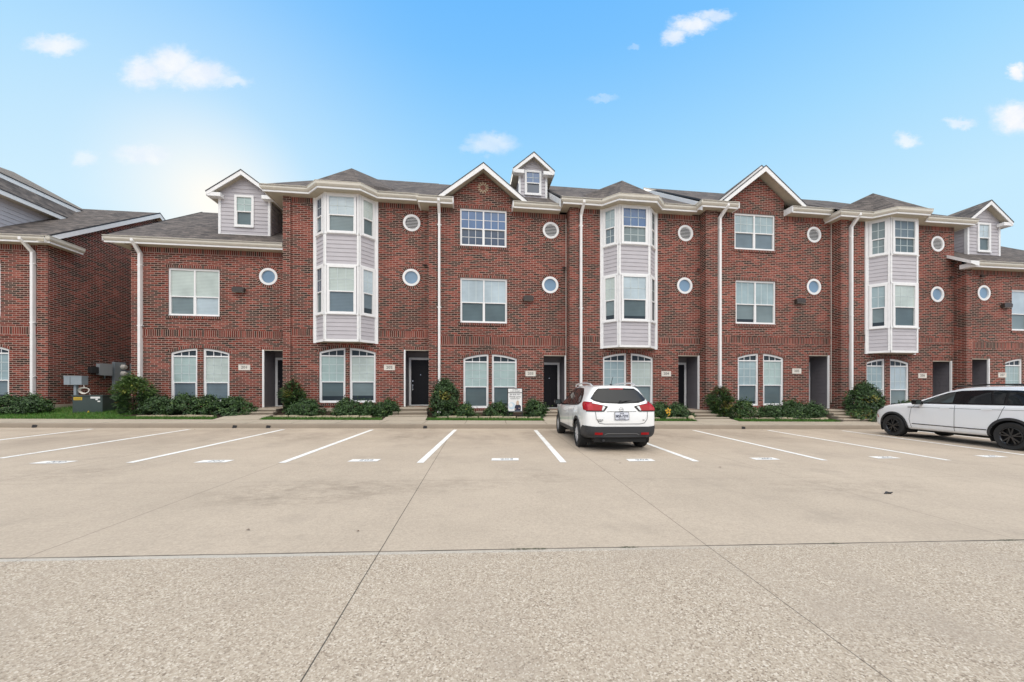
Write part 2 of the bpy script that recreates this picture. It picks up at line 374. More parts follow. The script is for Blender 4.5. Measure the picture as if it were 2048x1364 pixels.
def tag(o, label=None, cat=None, group=None, kind=None):
    for k, v in (('label', label), ('category', cat), ('group', group), ('kind', kind)):
        if v: o[k] = v
    return o
def thing(name, label, cat, loc=(0, 0, 0), rz=0, group=None):
    o = bpy.data.objects.new(name, None); o.empty_display_size = .2; C.objects.link(o)
    o.location = loc; o.rotation_euler = (0, 0, rz); return tag(o, label, cat, group)
def text_mesh(txt, size, mname, name, parent=None, T=None, ext=.002, bold=0.):
    """text as mesh, centred; T maps (x,y) in the text plane to 3D"""
    cu = bpy.data.curves.new('t', 'FONT'); cu.body = txt; cu.size = size; cu.align_x = 'CENTER'; cu.align_y = 'CENTER'; cu.extrude = ext; cu.resolution_u = 2; cu.offset = bold
    to = bpy.data.objects.new('t', cu); C.objects.link(to)
    dg = bpy.context.evaluated_depsgraph_get(); me = bpy.data.meshes.new_from_object(to.evaluated_get(dg))
    bpy.data.objects.remove(to); bpy.data.curves.remove(cu)
    if T:
        for v in me.vertices: v.co = T(v.co.x, v.co.y, v.co.z)
    me.materials.clear(); me.materials.append(M[mname])
    o = bpy.data.objects.new(name, me); C.objects.link(o)
    if parent: o.parent = parent
    return o
def circ(x, z, r, n=28, a0=0): return [(x+r*math.cos(a0+2*math.pi*i/n), z+r*math.sin(a0+2*math.pi*i/n)) for i in range(n)]
def rect(x0, x1, z0, z1): return [(x0, z0), (x1, z0), (x1, z1), (x0, z1)]
def gz(X): return -.01*X                                   # the lot falls gently to the right
def yc(X): return 13.05-.046*X                             # face of the kerb

# ------------------------------------------------------------------ ground, kerb, walk
def strip(name, f0, f1, z0, z1, m, x0=-60, x1=60, n=60, label=None):
    b = MB()
    for i in range(n):
        a = x0+(x1-x0)*i/n; c = x0+(x1-x0)*(i+1)/n
        b.face([(a, f0(a), z0(a)), (c, f0(c), z0(c)), (c, f1(c), z1(c)), (a, f1(a), z1(a))], m)
    return b
g = MB(); g.face([(-400, -400, 4.0), (400, -400, -4.0), (400, 500, -4.0), (-400, 500, 4.0)], 'lot')
tag(g.build('ground'), kind='structure')
b = MB(); KW = .16
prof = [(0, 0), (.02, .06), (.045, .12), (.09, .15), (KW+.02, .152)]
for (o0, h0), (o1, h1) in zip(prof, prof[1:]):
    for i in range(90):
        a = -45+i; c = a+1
        b.face([(a, yc(a)+o0, gz(a)+h0), (c, yc(c)+o0, gz(c)+h0), (c, yc(c)+o1, gz(c)+h1), (a, yc(a)+o1, gz(a)+h1)], 'concrete' if h1 > .151 else 'dirt_shade')
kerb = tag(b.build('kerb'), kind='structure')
b = MB()
for X in (-7.95, -6.85, -1.52, 10.45, -14.2):
    for q in (-1, 1): pass
    y = yc(X)-.004
    b.plate([(X-.07, gz(X)+.005), (X+.07, gz(X)+.005), (X+.075, gz(X)+.085), (X-.04, gz(X)+.10)], [], y, y+.05, 'black')
b.plate([(-17.6, gz(-17)+.0), (-15.7, gz(-16)+.0), (-15.95, gz(-16)+.115), (-17.5, gz(-17)+.115)], [], yc(-16)-.012, yc(-16)+.05, 'black', T=lambda x, y, z: (x, y-.046*(x+16), z))
b.build('drain_outlet', kerb)
WALKW = 1.45
b = strip('walk', lambda x: yc(x)+KW+.015, lambda x: yc(x)+WALKW, lambda x: gz(x)+.156, lambda x: gz(x)+.175, 'concrete', -45, 45, 60)
wo = tag(b.build('sidewalk'), kind='structure')
b = MB()
for i in range(44):
    X = -29+1.52*i
    b.face([(X, yc(X)+KW+.02, gz(X)+.160), (X+.012, yc(X)+KW+.02, gz(X)+.160), (X+.10, yc(X)+WALKW, gz(X)+.179), (X+.088, yc(X)+WALKW, gz(X)+.179)], 'soil')
b.build('walk_joint', wo)
# earth behind the walk: turf strip, then mulch bed up to the walls, lawn between the buildings
b = strip('soil', lambda x: yc(x)+WALKW+.004, lambda x: yc(x)+WALKW+3.2, lambda x: gz(x)+.165, lambda x: gz(x)+.48, 'soil', -13.6, 34, 50)
tag(b.build('soil_bed'), kind='structure')
LAWN_Z = lambda x, y: .32+(y-15.2)*.10
b = MB()
for i in range(24):
    for j in range(8):
        x0 = -34+20.4*i/24; x1 = -34+20.4*(i+1)/24
        y0 = lambda x, jj: yc(x)+WALKW+.004+(jj/8)**1.3*14
        p = [(x0, y0(x0, j)), (x1, y0(x1, j)), (x1, y0(x1, j+1)), (x0, y0(x0, j+1))]
        b.face([(x, y, (gz(x)+.17 if (j == 0 and k < 2) else min(LAWN_Z(x, y), .62))) for k, (x, y) in enumerate(p)], 'turf')
tag(b.build('lawn_ground'), kind='structure')

# painted stall lines and stall numbers
lines = [((-8.76, 7.92), (-9.07, 13.0)), ((-6.07, 7.30), (-6.13, 12.9)), ((-3.40, 7.10), (-3.23, 12.75)), ((-.89, 6.92), (-.43, 12.65)), ((1.83, 6.77), (2.35, 12.4)),
         ((4.52, 6.67), (5.05, 12.2)), ((7.31, 6.58), (8.16, 12.2)), ((10.03, 6.39), (11.06, 12.1)), ((12.75, 6.5), (13.95, 11.9)), ((-11.45, 8.2), (-12.05, 13.2)), ((-14.2, 8.5), (-14.95, 13.4)), ((15.5, 6.3), (16.9, 11.7))]
for i, (p, q) in enumerate(lines):
    p, q = Vector(p), Vector(q); dv = (q-p).normalized(); n = Vector((-dv.y, dv.x))*.062
    b = MB(); K = 10; off = Vector((0, 0))
    for k in range(K):
        a, c = p.lerp(q, k/K), p.lerp(q, (k+1)/K)
        b.face([(x.x, x.y, gz(x.x)+.005) for x in (a-n, c-n, c+n, a+n)][::-1], 'line')
    tag(b.build('parking_line'), kind='structure')
for i, s in enumerate(('200', '201', '202', '203', '204', '205', '206', '207')):
    X = -7.42+2.715*i+(.12 if i > 5 else 0); Y = 7.45-.115*i*(1-.045*i) if i < 4 else 6.93-.045*(i-3)
    ang = -.03; b = MB(); w, hh = .27, .115
    pts = [Vector((a, c)) for a, c in ((-w, -hh), (w, -hh), (w+.03, hh), (-w+.03, hh))]
    b.face([(X+a.x, Y+a.y+ang*a.x, gz(X+a.x)+.005) for a in pts], 'line')
    o = tag(b.build('stall_number_box'), kind='structure')
    text_mesh(s, .16, 'stencil', 'numerals', o, T=lambda x, y, z, X=X, Y=Y: Vector((X+x*1.15+.05+y*.1, Y+y+ang*x, gz(X+x)+.009)), ext=0)

# ------------------------------------------------------------------ townhouse parts
def window(par, x0, x1, z0, z1, y=.045, cols=1, rail=.47, up='blind2', lo='screen', grid=(3, 2), glo=False, fr=.085, arch=None, T=None, sub=False, mun='muntin', top_only=False, lo2=None):
    """double hung window; arch=(crown_x, crown_z, k) gives an arched head with a fanlight; returns the frame mesh with a pane child"""
    f = MB(); p = MB() if not sub else f
    wr_ = random.Random(int(x0*1000)+int(z0*777)+len(bpy.data.objects))
    def vary(m):
        if m in ('blind', 'blind2'): return wr_.choice((m, m, 'blind3', 'blind4'))
        if m in ('screen', 'screen2'): return wr_.choice((m, 'screen', 'screen2', 'screen3'))
        return m
    up, lo = vary(up), vary(lo)
    topz = (lambda x: arch[1]-arch[2]*(x-arch[0])**2) if arch else (lambda x: z1)
    N = 10 if arch else 1
    def loop(a, c, zb, off, zt=None):
        if zt is not None: return rect(a, c, zb, zt)
        return [(a, zb), (c, zb)]+[(c+(a-c)*i/N, topz(c+(a-c)*i/N)-off) for i in range(N+1)]
    outer = loop(x0, x1, z0, 0); holes = []; W_ = (x1-x0-fr*2-(cols-1)*fr*.75)/cols
    zt = arch[3] if arch else z1-fr
    zr = z0+fr+(zt-z0-fr)*rail; panes = []
    for c in range(cols):
        a = x0+fr+c*(W_+fr*.75); e = a+W_
        holes.append(rect(a, e, zr+.022, zt-.02 if arch else zt)); panes.append((a, e, zr+.022, zt, up, True))
        holes.append(rect(a+.02, e-.02, z0+fr, zr-.022)); panes.append((a+.02, e-.02, z0+fr, zr-.022, lo2 if (lo2 and c) else lo, glo))
        if arch:
            holes.append(loop(a, e, zt+.035, fr))
    f.plate(outer, holes, y, y+.07, 'trim', T=T, back=False)
    f.plate(rect(x0-.0, x1+.0, z0-.03, z0+.025), [], y-.03, y+.01, 'trim', T=T)
    pT = T or (lambda x, yy, z: (x, yy, z))
    for a, e, zb, zu, mt, gr in panes:
        yy = y+(.045 if mt == up else .06)
        p.face([pT(a, yy, zb), pT(e, yy, zb), pT(e, yy, zu), pT(a, yy, zu)], mt, uv=[(a, zb), (e, zb), (e, zu), (a, zu)])
        if mt == lo and wr_.random() < .35 and not gr:          # blind stopping short of the sill
            zz = zb+(zu-zb)*wr_.uniform(.12, .3); p.face([pT(a, yy-.003, zb), pT(e, yy-.003, zb), pT(e, yy-.003, zz), pT(a, yy-.003, zz)], 'dark')
        if gr:
            for i in range(1, grid[0]):
                xx = a+(e-a)*i/grid[0]; f.plate(rect(xx-.011, xx+.011, zb, zu), [], yy-.008, yy-.001, mun, T=T, back=False)
            for i in range(1, grid[1]):
                zz = zb+(zu-zb)*i/grid[1]; f.plate(rect(a, e, zz-.011, zz+.011), [], yy-.008, yy-.001, mun, T=T, back=False)
    if arch:
        for c in range(cols):
            a = x0+fr; e = a+W_; L = loop(a, e, zt+.035, fr)
            tr = tessellate_polygon([[Vector((q[0], q[1], 0)) for q in L]])
            for q in tr: p.face([pT(L[i][0], y+.05, L[i][1]) for i in q][::-1], 'dark')
            for i in (1, 2):
                xx = a+W_*i/3; f.plate(rect(xx-.012, xx+.012, zt+.03, topz(xx)-fr+.01), [], y+.03, y+.045, 'trim', T=T, back=False)
    fo = f.build('window', par)
    if not sub: p.build('pane', fo)
    return fo
def voussoir_ring(b, x, z, r0, r1, y, a0=0, a1=2*math.pi, n=40):
    b = b.mb('brick_ring')
    for i in range(n):
        t0 = a0+(a1-a0)*i/n; t1 = a0+(a1-a0)*(i+1)/n
        P = [(x+r*math.cos(tt), y, z+r*math.sin(tt)) for r, tt in ((r0, t0), (r1, t0), (r1, t1), (r0, t1))]
        rm = (r0+r1)/2
        b.face(P[::-1], 'soldier', uv=[(q, s*rm) for q, s in ((0, t0), (.282, t0), (.282, t1), (0, t1))][::-1])
def round_unit(par, x, z, r, kind):
    b = MB(); b.plate(circ(x, z, r), [circ(x, z, r*.74)], -.015, .07, 'trim', back=False)
    if kind == 'vent':
        b.plate(circ(x, z, r*.75), [], .06, .07, 'slot')
        n = 8
        for i in range(n):
            zz = z-r*.7+(i+.5)*1.4*r/n; w = math.sqrt(max(0, (r*.74)**2-(zz-z)**2))
            if w > .05: b.face([(x-w, .01, zz-.02), (x+w, .01, zz-.02), (x+w, .04, zz+.015), (x-w, .04, zz+.015)], 'trim')
        return b.build('gable_vent', par)
    o = b.build('round_window', par)
    p = MB(); p.plate(circ(x, z, r*.75), [], .04, .05, 'frost'); p.build('pane', o)
    return o
def lap(b, xa, xb, z0, z1, m='siding', T=None, step=.168, y=0.):
    """lapped boards as real slanted strips"""
    T = T or (lambda x, yy, z: (x, yy, z)); z = z0
    while z < z1-1e-4:
        zz = min(z+step, z1)
        b.face([T(xa, y-.020, z), T(xb, y-.020, z), T(xb, y-.002, zz), T(xa, y-.002, zz)], m)
        b.face([T(xa, y, z), T(xb, y, z), T(xb, y-.020, z), T(xa, y-.020, z)], m)
        z = zz
def downspout(par, x, ztop, zbot, x_top=None):
    b = MB(); w = .15; xt = x if x_top is None else x_top
    b.bar((xt, -.42, ztop+.02), (xt, -.42, ztop-.10), w*.85, w*.7, 'pipe')
    b.bar((xt, -.425, ztop-.06), (x, -.06, ztop-.50), w*.85, w*.7, 'pipe')
    b.bar((x, -.06, ztop-.46), (x, -.06, zbot), w, .10, 'pipe')
    for z in (ztop-1.0, (ztop+zbot)/2, zbot+1.2): b.box((x-w/2-.02, -.115, z), (x+w/2+.02, -.0, z+.035), 'pipe')
    b.bar((x, -.06, zbot+.05), (x, -.3, zbot-.06), w, .10, 'pipe')
    return b.build('downspout', par)
GUT = [(0, 0), (.0, .24), (-.03, .24), (-.03, -.02), (.02, -.02), (.02, .06), (.06, .08), (.10, .125), (.10, .25), (.015, .25), (.015, .0)]
def eave(par, path, zs, name='gutter', closed_soffit=None):
    """fascia and gutter along the plan path (drawn left to right, outside on the camera side); soffit sheet given as plan polygon"""
    b = MB(); b.sweep(path, [(-.03, zs-.02), (.012, zs-.02), (.012, zs+.05), (-.03, zs+.05)], 'trim')
    b.sweep(path, [(-.03, zs+.052), (.018, zs+.052), (.055, zs+.075), (.095, zs+.13), (.10, zs+.24), (.115, zs+.245), (.115, zs+.258), (-.03, zs+.258)], 'gutter')
    o = b.build(name, par)
    if closed_soffit:
        s_ = MB(); tr = tessellate_polygon([[Vector((x, y, 0)) for x, y in closed_soffit]])
        for q in tr: s_.face([(closed_soffit[i][0], closed_soffit[i][1], zs) for i in q], 'soffit')
        s_.build('soffit', par)
    return o
def roof_faces(b, polys):
    for p in polys: b.face(p, 'shingle')
def gable_roof(par, xm, hw, zpk, slope, y0, yb, name='gable_roof', fas=.2, wallx=None, soff=True, thick=.045):
    """cross gable: two slopes with white rake boards; eave ends at xm±hw; ridge runs back from y0 to yb; valley returns to the eave"""
    b = MB(); ze = zpk-slope*hw
    for s in (-1, 1):
        e0 = (xm+s*hw, y0, ze); pk = (xm, y0, zpk); bk = (xm, yb, zpk); e1 = (xm+s*hw, y0+.25, ze)
        up = thick
        q = [(e0[0], e0[1], e0[2]+up), (e1[0], e1[1], e1[2]+up), (bk[0], bk[1], bk[2]+up), (pk[0], pk[1], pk[2]+up)]
        b.face(q, 'shingle')
        b.face([e0, (e0[0], e0[1], e0[2]+up), (pk[0], pk[1], pk[2]+up), pk], 'edge')
        b.face([e0, e1, (e1[0], e1[1], e1[2]+up), (e0[0], e0[1], e0[2]+up)], 'edge')
        yf = y0+.012
        for (ya, yb_, zo) in ((yf, yf+.03, 0),):
            A = [(xm+s*hw, ya, ze), (xm, ya, zpk), (xm, ya, zpk-fas), (xm+s*(hw-.02), ya, ze-fas*.75)]
            b.face(A, 'trim'); b.face([(x, yb_, z) for x, y, z in A], 'trim')
            b.face([A[3], A[2], (A[2][0], yb_, A[2][2]), (A[3][0], yb_, A[3][2])], 'trim')
            b.face([A[0], A[3], (A[3][0], yb_, A[3][2]), (A[0][0], yb_, A[0][2])], 'trim')
        if soff:
            dz = fas*.55
            b.face([(xm+s*hw, yf+.031, ze-dz), (xm, yf+.031, zpk-dz), (xm, y0+.9, zpk-dz), (xm+s*hw, y0+.9, ze-dz)], 'soffit')
    return b.build(name, par)
def dormer(par, xm, w, yf, zb, ze, zpk, yback, win, ov=.36):
    """dormer with lapped siding cheeks, corner boards, gabled roof and one window; local coords of the house"""
    b = MB(); x0, x1 = xm-w/2, xm+w/2; sl = (zpk-ze)/(w/2+ov)
    hole = rect(win[0]+.03, win[1]-.03, win[2]+.03, win[3]-.03)
    rz = lambda q: zpk-(zpk-ze-.14)*abs(q)/(w/2+ov+.03)-.10
    apex = rz(0); sh_ = rz(w/2)
    b.plate([(x0, zb-.6), (x1, zb-.6), (x1, sh_), (xm, apex), (x0, sh_)], [hole], yf, yf+.1, 'siding', back=False)
    step = .178; z = zb
    while z < apex:                                             # lapped boards either side of the window
        zz = min(z+step, apex)
        hwid = w/2 if zz < sh_ else max(.0, w/2*(apex-zz)/(apex-sh_))
        segs = [(xm-hwid, xm+hwid)]
        if zz > win[2] and z < win[3]: segs = [(xm-hwid, win[0]), (win[1], xm+hwid)]
        for a, c in segs:
            if c-a > .02:
                b.face([(a, yf-.022, z), (c, yf-.022, z), (c, yf-.003, zz), (a, yf-.003, zz)], 'siding')
                b.face([(a, yf, z), (c, yf, z), (c, yf-.022, z), (a, yf-.022, z)], 'siding')
        z = zz
    for s, X in ((-1, x0), (1, x1)):
        T = (lambda x, y, z, X=X, s=s: (X-s*y, x, z))
        lap(b, yf, yback, zb-.2, ze, T=T, step=.178, y=0)
    o = b.build('dormer', par)
    tr = MB()
    for s, X in ((-1, x0), (1, x1)):
        tr.box((X-.075 if s > 0 else X-.03, yf-.035, zb-.1), (X+.03 if s > 0 else X+.075, yf+.1, ze+.02), 'trim')
    tr.box((x0-.02, yf-.03, zb-.06), (x1+.02, yf-.0, zb+.035), 'trim')
    # boxed eave returns
    for s in (-1, 1):
        xa = xm+s*(w/2+ov); xb = xm+s*(w/2-.22)
        tr.box((min(xa, xb), yf-.30, ze-.02), (max(xa, xb), yf-.026, ze+.15), 'trim')
        xb = xm+s*(w/2+.01)
        tr.box((min(xa, xb), yf-.02, ze+.0), (max(xa, xb), yback, ze+.02), 'soffit')
        tr.box((xa-.012, yf-.30, ze-.02), (xa+.012, yback, ze+.13), 'trim')
    tr.build('trim', o)
    r = MB(); y0 = yf-.32; hw = w/2+ov+.03; th = .05
    for s in (-1, 1):
        e = (xm+s*hw, ze+.14); k = (xm, zpk)
        r.face([(e[0], y0, e[1]+th), (e[0], yback+.6, e[1]+th), (xm, yback+2.2, k[1]+th), (xm, y0, k[1]+th)], 'shingle')
        r.face([(e[0], y0, e[1]), (e[0], y0, e[1]+th), (xm, y0, k[1]+th), (xm, y0, k[1])], 'edge')
        r.face([(e[0], y0, e[1]), (e[0], yback+.6, e[1]), (e[0], yback+.6, e[1]+th), (e[0], y0, e[1]+th)], 'edge')
        A = [(e[0], y0+.012, e[1]), (xm, y0+.012, k[1]), (xm, y0+.012, k[1]-.2), (e[0]-s*.05, y0+.012, e[1]-.13)]
        r.face(A, 'trim'); r.face([A[3], A[2], (A[2][0], y0+.05, A[2][2]), (A[3][0], y0+.05, A[3][2])], 'trim')
        r.face([(e[0], y0+.05, e[1]-.10), (xm, y0+.05, k[1]-.12), (xm, yf+.02, k[1]-.12), (e[0], yf+.02, e[1]-.10)], 'soffit')
    r.build('roof', o)
    f = MB(); wn = win
    window(o, wn[0], wn[1], wn[2], wn[3], y=yf-.05, up=wn[4], lo=wn[5], rail=.48, sub=True, fr=.10, grid=wn[6], glo=wn[7])
    return o
def door_set(par, x0, x1, z0, z1, side, ydep=1.0, show=True):
    """recessed entry: siding cheek, black six-panel door in white frame at the back"""
    po = MB(); yb = ydep
    # recess lining
    for X, s in ((x0, 1), (x1, -1)):
        T = (lambda x, y, z, X=X, s=s: (X-s*y, x, z))
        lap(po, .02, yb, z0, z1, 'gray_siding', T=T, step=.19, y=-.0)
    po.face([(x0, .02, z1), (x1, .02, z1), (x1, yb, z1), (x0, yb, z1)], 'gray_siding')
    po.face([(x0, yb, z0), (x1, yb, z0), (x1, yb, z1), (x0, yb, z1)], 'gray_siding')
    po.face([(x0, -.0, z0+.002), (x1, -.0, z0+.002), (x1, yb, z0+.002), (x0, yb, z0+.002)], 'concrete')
    X, s = (x0, 1) if side == 'L' else (x1, -1)
    po.box((min(X, X+s*.07), -.015, z0), (max(X, X+s*.07), .05, z1), 'trim')
    po.box((x0+.07 if side == 'L' else x0, .0, z1-.035), (x1 if side == 'L' else x1-.07, .05, z1), 'soffit')
    o = po.build('entry_porch', par)
    fr = MB(); dx0, dx1 = (x0+.14, x1-.12); dt = z1-.38
    if side == 'L': dx0, dx1 = x0+.18, x1-.05
    else: dx0, dx1 = x0+.05, x1-.18
    fr.plate(rect(dx0-.1, dx1+.1, z0+.004, dt+.11), [rect(dx0, dx1, z0+.05, dt)], yb-.07, yb-.005, 'trim')
    dd = MB(); dd.box((dx0, yb-.045, z0+.05), (dx1, yb-.012, dt), 'door')
    wd = dx1-dx0; hgt = dt-z0-.05
    for cx in (.27, .73):
        for a, c in ((.06, .33), (.40, .70), (.76, .92)):
            dd.box((dx0+wd*cx-wd*.15, yb-.056, z0+.05+hgt*a), (dx0+wd*cx+wd*.15, yb-.044, z0+.05+hgt*c), 'door')
    d_ = dd.build('door', par)
    fr.build('door_frame', d_)
    h = MB(); hx = dx0+.08
    h.tube([(hx, yb-.045, z0+1.0), (hx, yb-.11, z0+1.0)], .028, 'chrome'); 
    h.bar((hx, yb-.09, z0+.96), (hx, yb-.09, z0+.78), .025, .02, 'chrome'); h.tube([(hx, yb-.09, z0+.78), (hx, yb-.045, z0+.76)], .02, 'chrome')
    h.build('handle', d_)
    h = MB(); h.tube([(hx, yb-.045, z0+1.2), (hx, yb-.085, z0+1.2)], .034, 'chrome'); h.build('deadbolt', d_)
    h = MB(); h.tube([((dx0+dx1)/2, yb-.045, z0+1.5), ((dx0+dx1)/2, yb-.06, z0+1.5)], .022, 'chrome'); h.build('door_viewer', d_)
    return o

ROW = 'brick townhouses in the staggered row'
def base_house(name, label, cX, D, w, zb, zs, holes, pil, gable=None, deep=10.4, band=None, peak=True, grp=ROW):
    root = thing(name, label, 'townhouse', (cX, D, 0), 0, grp)
    b = MB()
    outer = [(0, zb), (w, zb), (w, zs)]
    if gable:
        xm, hw, pk, k = gable; zsh = pk-k*hw
        outer += [(xm+hw, zs), (xm+hw, zsh), (xm, pk), (xm-hw, zsh), (xm-hw, zs)]
    outer += [(0, zs)]
    b.plate(outer, holes, 0, .12, 'brick', back=False)
    # side and back walls
    for X in (0., w):
        pk_ = zs+.21+SL*5.7-.12
        b.face([(X, .12, zb), (X, deep, zb), (X, deep, zs+.3)]+([(X, 5.2, pk_)] if peak else [])+[(X, .12, zs+.42)], 'brick')
    b.face([(0, deep, zb), (w, deep, zb), (w, deep, zs), (0, deep, zs)], 'brick')
    if pil: b.box((-.005, -.06, zb), (pil, .0, zs), 'brick')
    wo_ = b.build('wall', root)
    f = MB(); f.box((-.01, -.03, zb-.7), (w+.008, deep, zb), 'concrete'); f.build('foundation', root)
    s_ = Courses()
    if band:
        z0, z1 = band; xs = (pil or 0)+.0; bc = s_.mb('belt_course')
        soldier(bc, xs+.01, w-.02, z0+.085, z1-.085)
        bc.box((xs+.01, -.02, z0-.0), (w-.02, -.0, z0+.085), 'brick'); bc.box((xs+.01, -.02, z1-.085), (w-.02, -.0, z1), 'brick')
    return root, s_
class Courses:
    """the bricks laid on end round a front: every course, lintel, ring and arch is a part of its own"""
    def __init__(s): s.items = []
    def mb(s, name): m = MB(); s.items.append((name, m)); return m
    def build(s, root): return [m.build(n, root) for n, m in s.items]
def soldier(s_, x0, x1, z0, z1, y=-.012, name='brick_lintel'):
    if isinstance(s_, Courses): s_ = s_.mb(name)
    """a course of bricks on end: one brick high whatever the height of the course"""
    H = .282
    for p, uv in (([(x0, y, z0), (x1, y, z0), (x1, y, z1), (x0, y, z1)], [(0, x0), (0, x1), (H, x1), (H, x0)]),
                  ([(x0, 0, z0), (x1, 0, z0), (x1, y, z0), (x0, y, z0)], [(.1, x0), (.1, x1), (.15, x1), (.15, x0)]),
                  ([(x0, y, z1), (x1, y, z1), (x1, 0, z1), (x0, 0, z1)], [(.1, x0), (.1, x1), (.15, x1), (.15, x0)]),
                  ([(x0, 0, z0), (x0, y, z0), (x0, y, z1), (x0, 0, z1)], [(0, 0), (0, .05), (H, .05), (H, 0)]),
                  ([(x1, y, z0), (x1, 0, z0), (x1, 0, z1), (x1, y, z1)], [(0, 0), (0, .05), (H, .05), (H, 0)])):
        s_.face(p, 'soldier', uv=uv)
def arch_pair(root, s_, xs, crown, shoulder, zbot, tran, rail, ups=('blind', 'blind'), los=('screen', 'screen'), low_dark=False):
    xa, xb, xc_, xd = xs; xm = (xa+xd)/2; k = (crown-shoulder)/((xd-xa)/2)**2
    for (a, c), up, lo in zip(((xa, xb), (xc_, xd)), ups, los):
        rl = (rail-zbot-.085)/(tran-zbot-.085)
        window(root, a, c, zbot, crown, arch=(xm, crown, k, tran), rail=rl, up=up, lo=lo, grid=(3, 3), fr=.10)
    n = 22; ab = s_.mb('brick_arch')
    for i in range(n):                                          # rowlock arch over the pair
        x0 = xa-.08+(xd-xa+.16)*i/n; x1 = xa-.08+(xd-xa+.16)*(i+1)/n
        z0, z1 = [crown-k*(x-xm)**2 for x in (x0, x1)]
        P = [(x0, -.014, z0+.002), (x1, -.014, z1+.002), (x1, -.014, z1+.13), (x0, -.014, z0+.13)]
        ab.face(P, 'soldier', uv=[(0, x0), (0, x1), (.282, x1), (.282, x0)])
        ab.face([(x0, 0, z0+.002), (x1, 0, z1+.002), (x1, -.014, z1+.002), (x0, -.014, z0+.002)], 'brick')
    for a, c in ((xa, xb), (xc_, xd)): soldier(s_, a-.04, c+.04, zbot-.12, zbot-.035, -.03)
def arch_holes(xs, crown, shoulder, zbot):
    xa, xb, xc_, xd = xs; xm = (xa+xd)/2; k = (crown-shoulder)/((xd-xa)/2)**2; r = []
    for a, c in ((xa, xb), (xc_, xd)):
        r.append([(a+.02, zbot), (c-.02, zbot)]+[(c-.02+(a-c+.04)*i/10, crown-k*(c-.02+(a-c+.04)*i/10-xm)**2-.01) for i in range(11)])
    return r
def main_roof(root, w, zs, ov=.5, x0=0., x1=None, left='rake', right='rake', extra=None, fascia_left=False, gap=None):
    b = MB(); x1 = w if x1 is None else x1; ye = -ov; ze = zs+.21; yr = 5.2; zr = ze+SL*(yr-ye); yb = 10.4+ov
    la = (x0, ye, ze); lb = (x0+(2.1 if left == 'hip' else 0), yr, zr); lc = (x0, yb, ze)
    ra = (x1, ye, ze); rb = (x1-(2.1 if right == 'hip' else 0), yr, zr); rc = (x1, yb, ze)
    if gap:                                                     # the front slope stops behind the gable wall
        zy = lambda y: ze+SL*(y-ye)
        g0, g1 = gap
        b.face([la, (g0, ye, ze), (g0, yr, zr), lb], 'shingle'); b.face([(g1, ye, ze), ra, rb, (g1, yr, zr)], 'shingle')
        b.face([(g0, .13, zy(.13)), (g1, .13, zy(.13)), (g1, yr, zr), (g0, yr, zr)], 'shingle')
    else: b.face([la, ra, rb, lb], 'shingle')
    b.face([rc, lc, lb, rb], 'shingle')
    if left == 'hip': b.face([lc, la, lb], 'shingle')
    if right == 'hip': b.face([ra, rc, rb], 'shingle')
    th = .05
    b.box((lb[0], yr-.12, zr-.03), (rb[0], yr+.12, zr+.03), 'edge') if False else None
    for p in extra or []: b.face(p, 'shingle')
    o = b.build('roof', root)
    if fascia_left:
        f = MB(); f.face([(x0-.01, ye+.1, ze-.05), (x0-.01, yr, zr-.05), (x0-.01, yr, zr-.42), (x0-.01, ye+.1, ze-.42)], 'trim')
        f.face([(x0-.013, ye, ze+.03), (x0-.013, yr, zr+.03), (x0-.013, yr, zr-.05), (x0-.013, ye, ze-.05)], 'edge')
        f.build('rake_board', root)
    return o
def wall_light(label, X, Y, z, group='wall lights on the brick fronts'):
    b = MB(); w, d_ = .21, .2
    b.plate([(-.23, -.10), (.23, -.10), (.25, .06), (.16, .13), (-.16, .13), (-.25, .06)], [], -.17, -.02, 'bronze')
    b.box((-.12, -.06, -.12), (.12, .0, .12), 'bronze')
    r = thing('wall_light', label, 'wall light', (X, Y, z), 0, group)
    b.build('housing', r)
    l = MB(); l.face([(-.2, -.165, -.104), (.2, -.165, -.104), (.2, -.04, -.104), (-.2, -.04, -.104)], 'muntin'); l.build('lens', r)
def plaque(label, X, Y, z, txt):
    r = thing('house_number_plaque', label, 'house number', (X, Y, z), 0, 'house number plaques')
    b = MB(); b.plate(rect(-.24, .24, -.125, .125), [rect(-.205, .205, -.095, .095)], -.02, 0, 'plaque'); b.plate(rect(-.206, .206, -.096, .096), [], -.012, 0, 'plaque'); b.build('plate', r)
    text_mesh(txt, .17, 'gray_ink', 'numerals', r, T=lambda x, y, z: Vector((x*1.1, -.0135-abs(z), y)), ext=.001, bold=.002)
def camera_box(label, X, Y, z):
    r = thing('security_camera', label, 'camera', (X, Y, z), 0, 'small cameras under the eaves')
    b = MB(); b.box((-.05, -.05, -.04), (.05, 0, .04), 'bronze'); b.build('bracket', r)
    b = MB(); b.tube([(0, -.03, -.01), (-.12, -.16, -.05)], .045, 'bronze', 10); b.build('housing', r)

# unit corners, wall planes
CX = {201: -14.35, 202: -8.07, 203: -1.74, 204: 4.67, 205: 11.17, 206: 17.94, 207: 24.5}
DY = {i: 16.6-.4*(i-203) for i in CX}
def right_w(i): return CX[i+1]-CX[i]

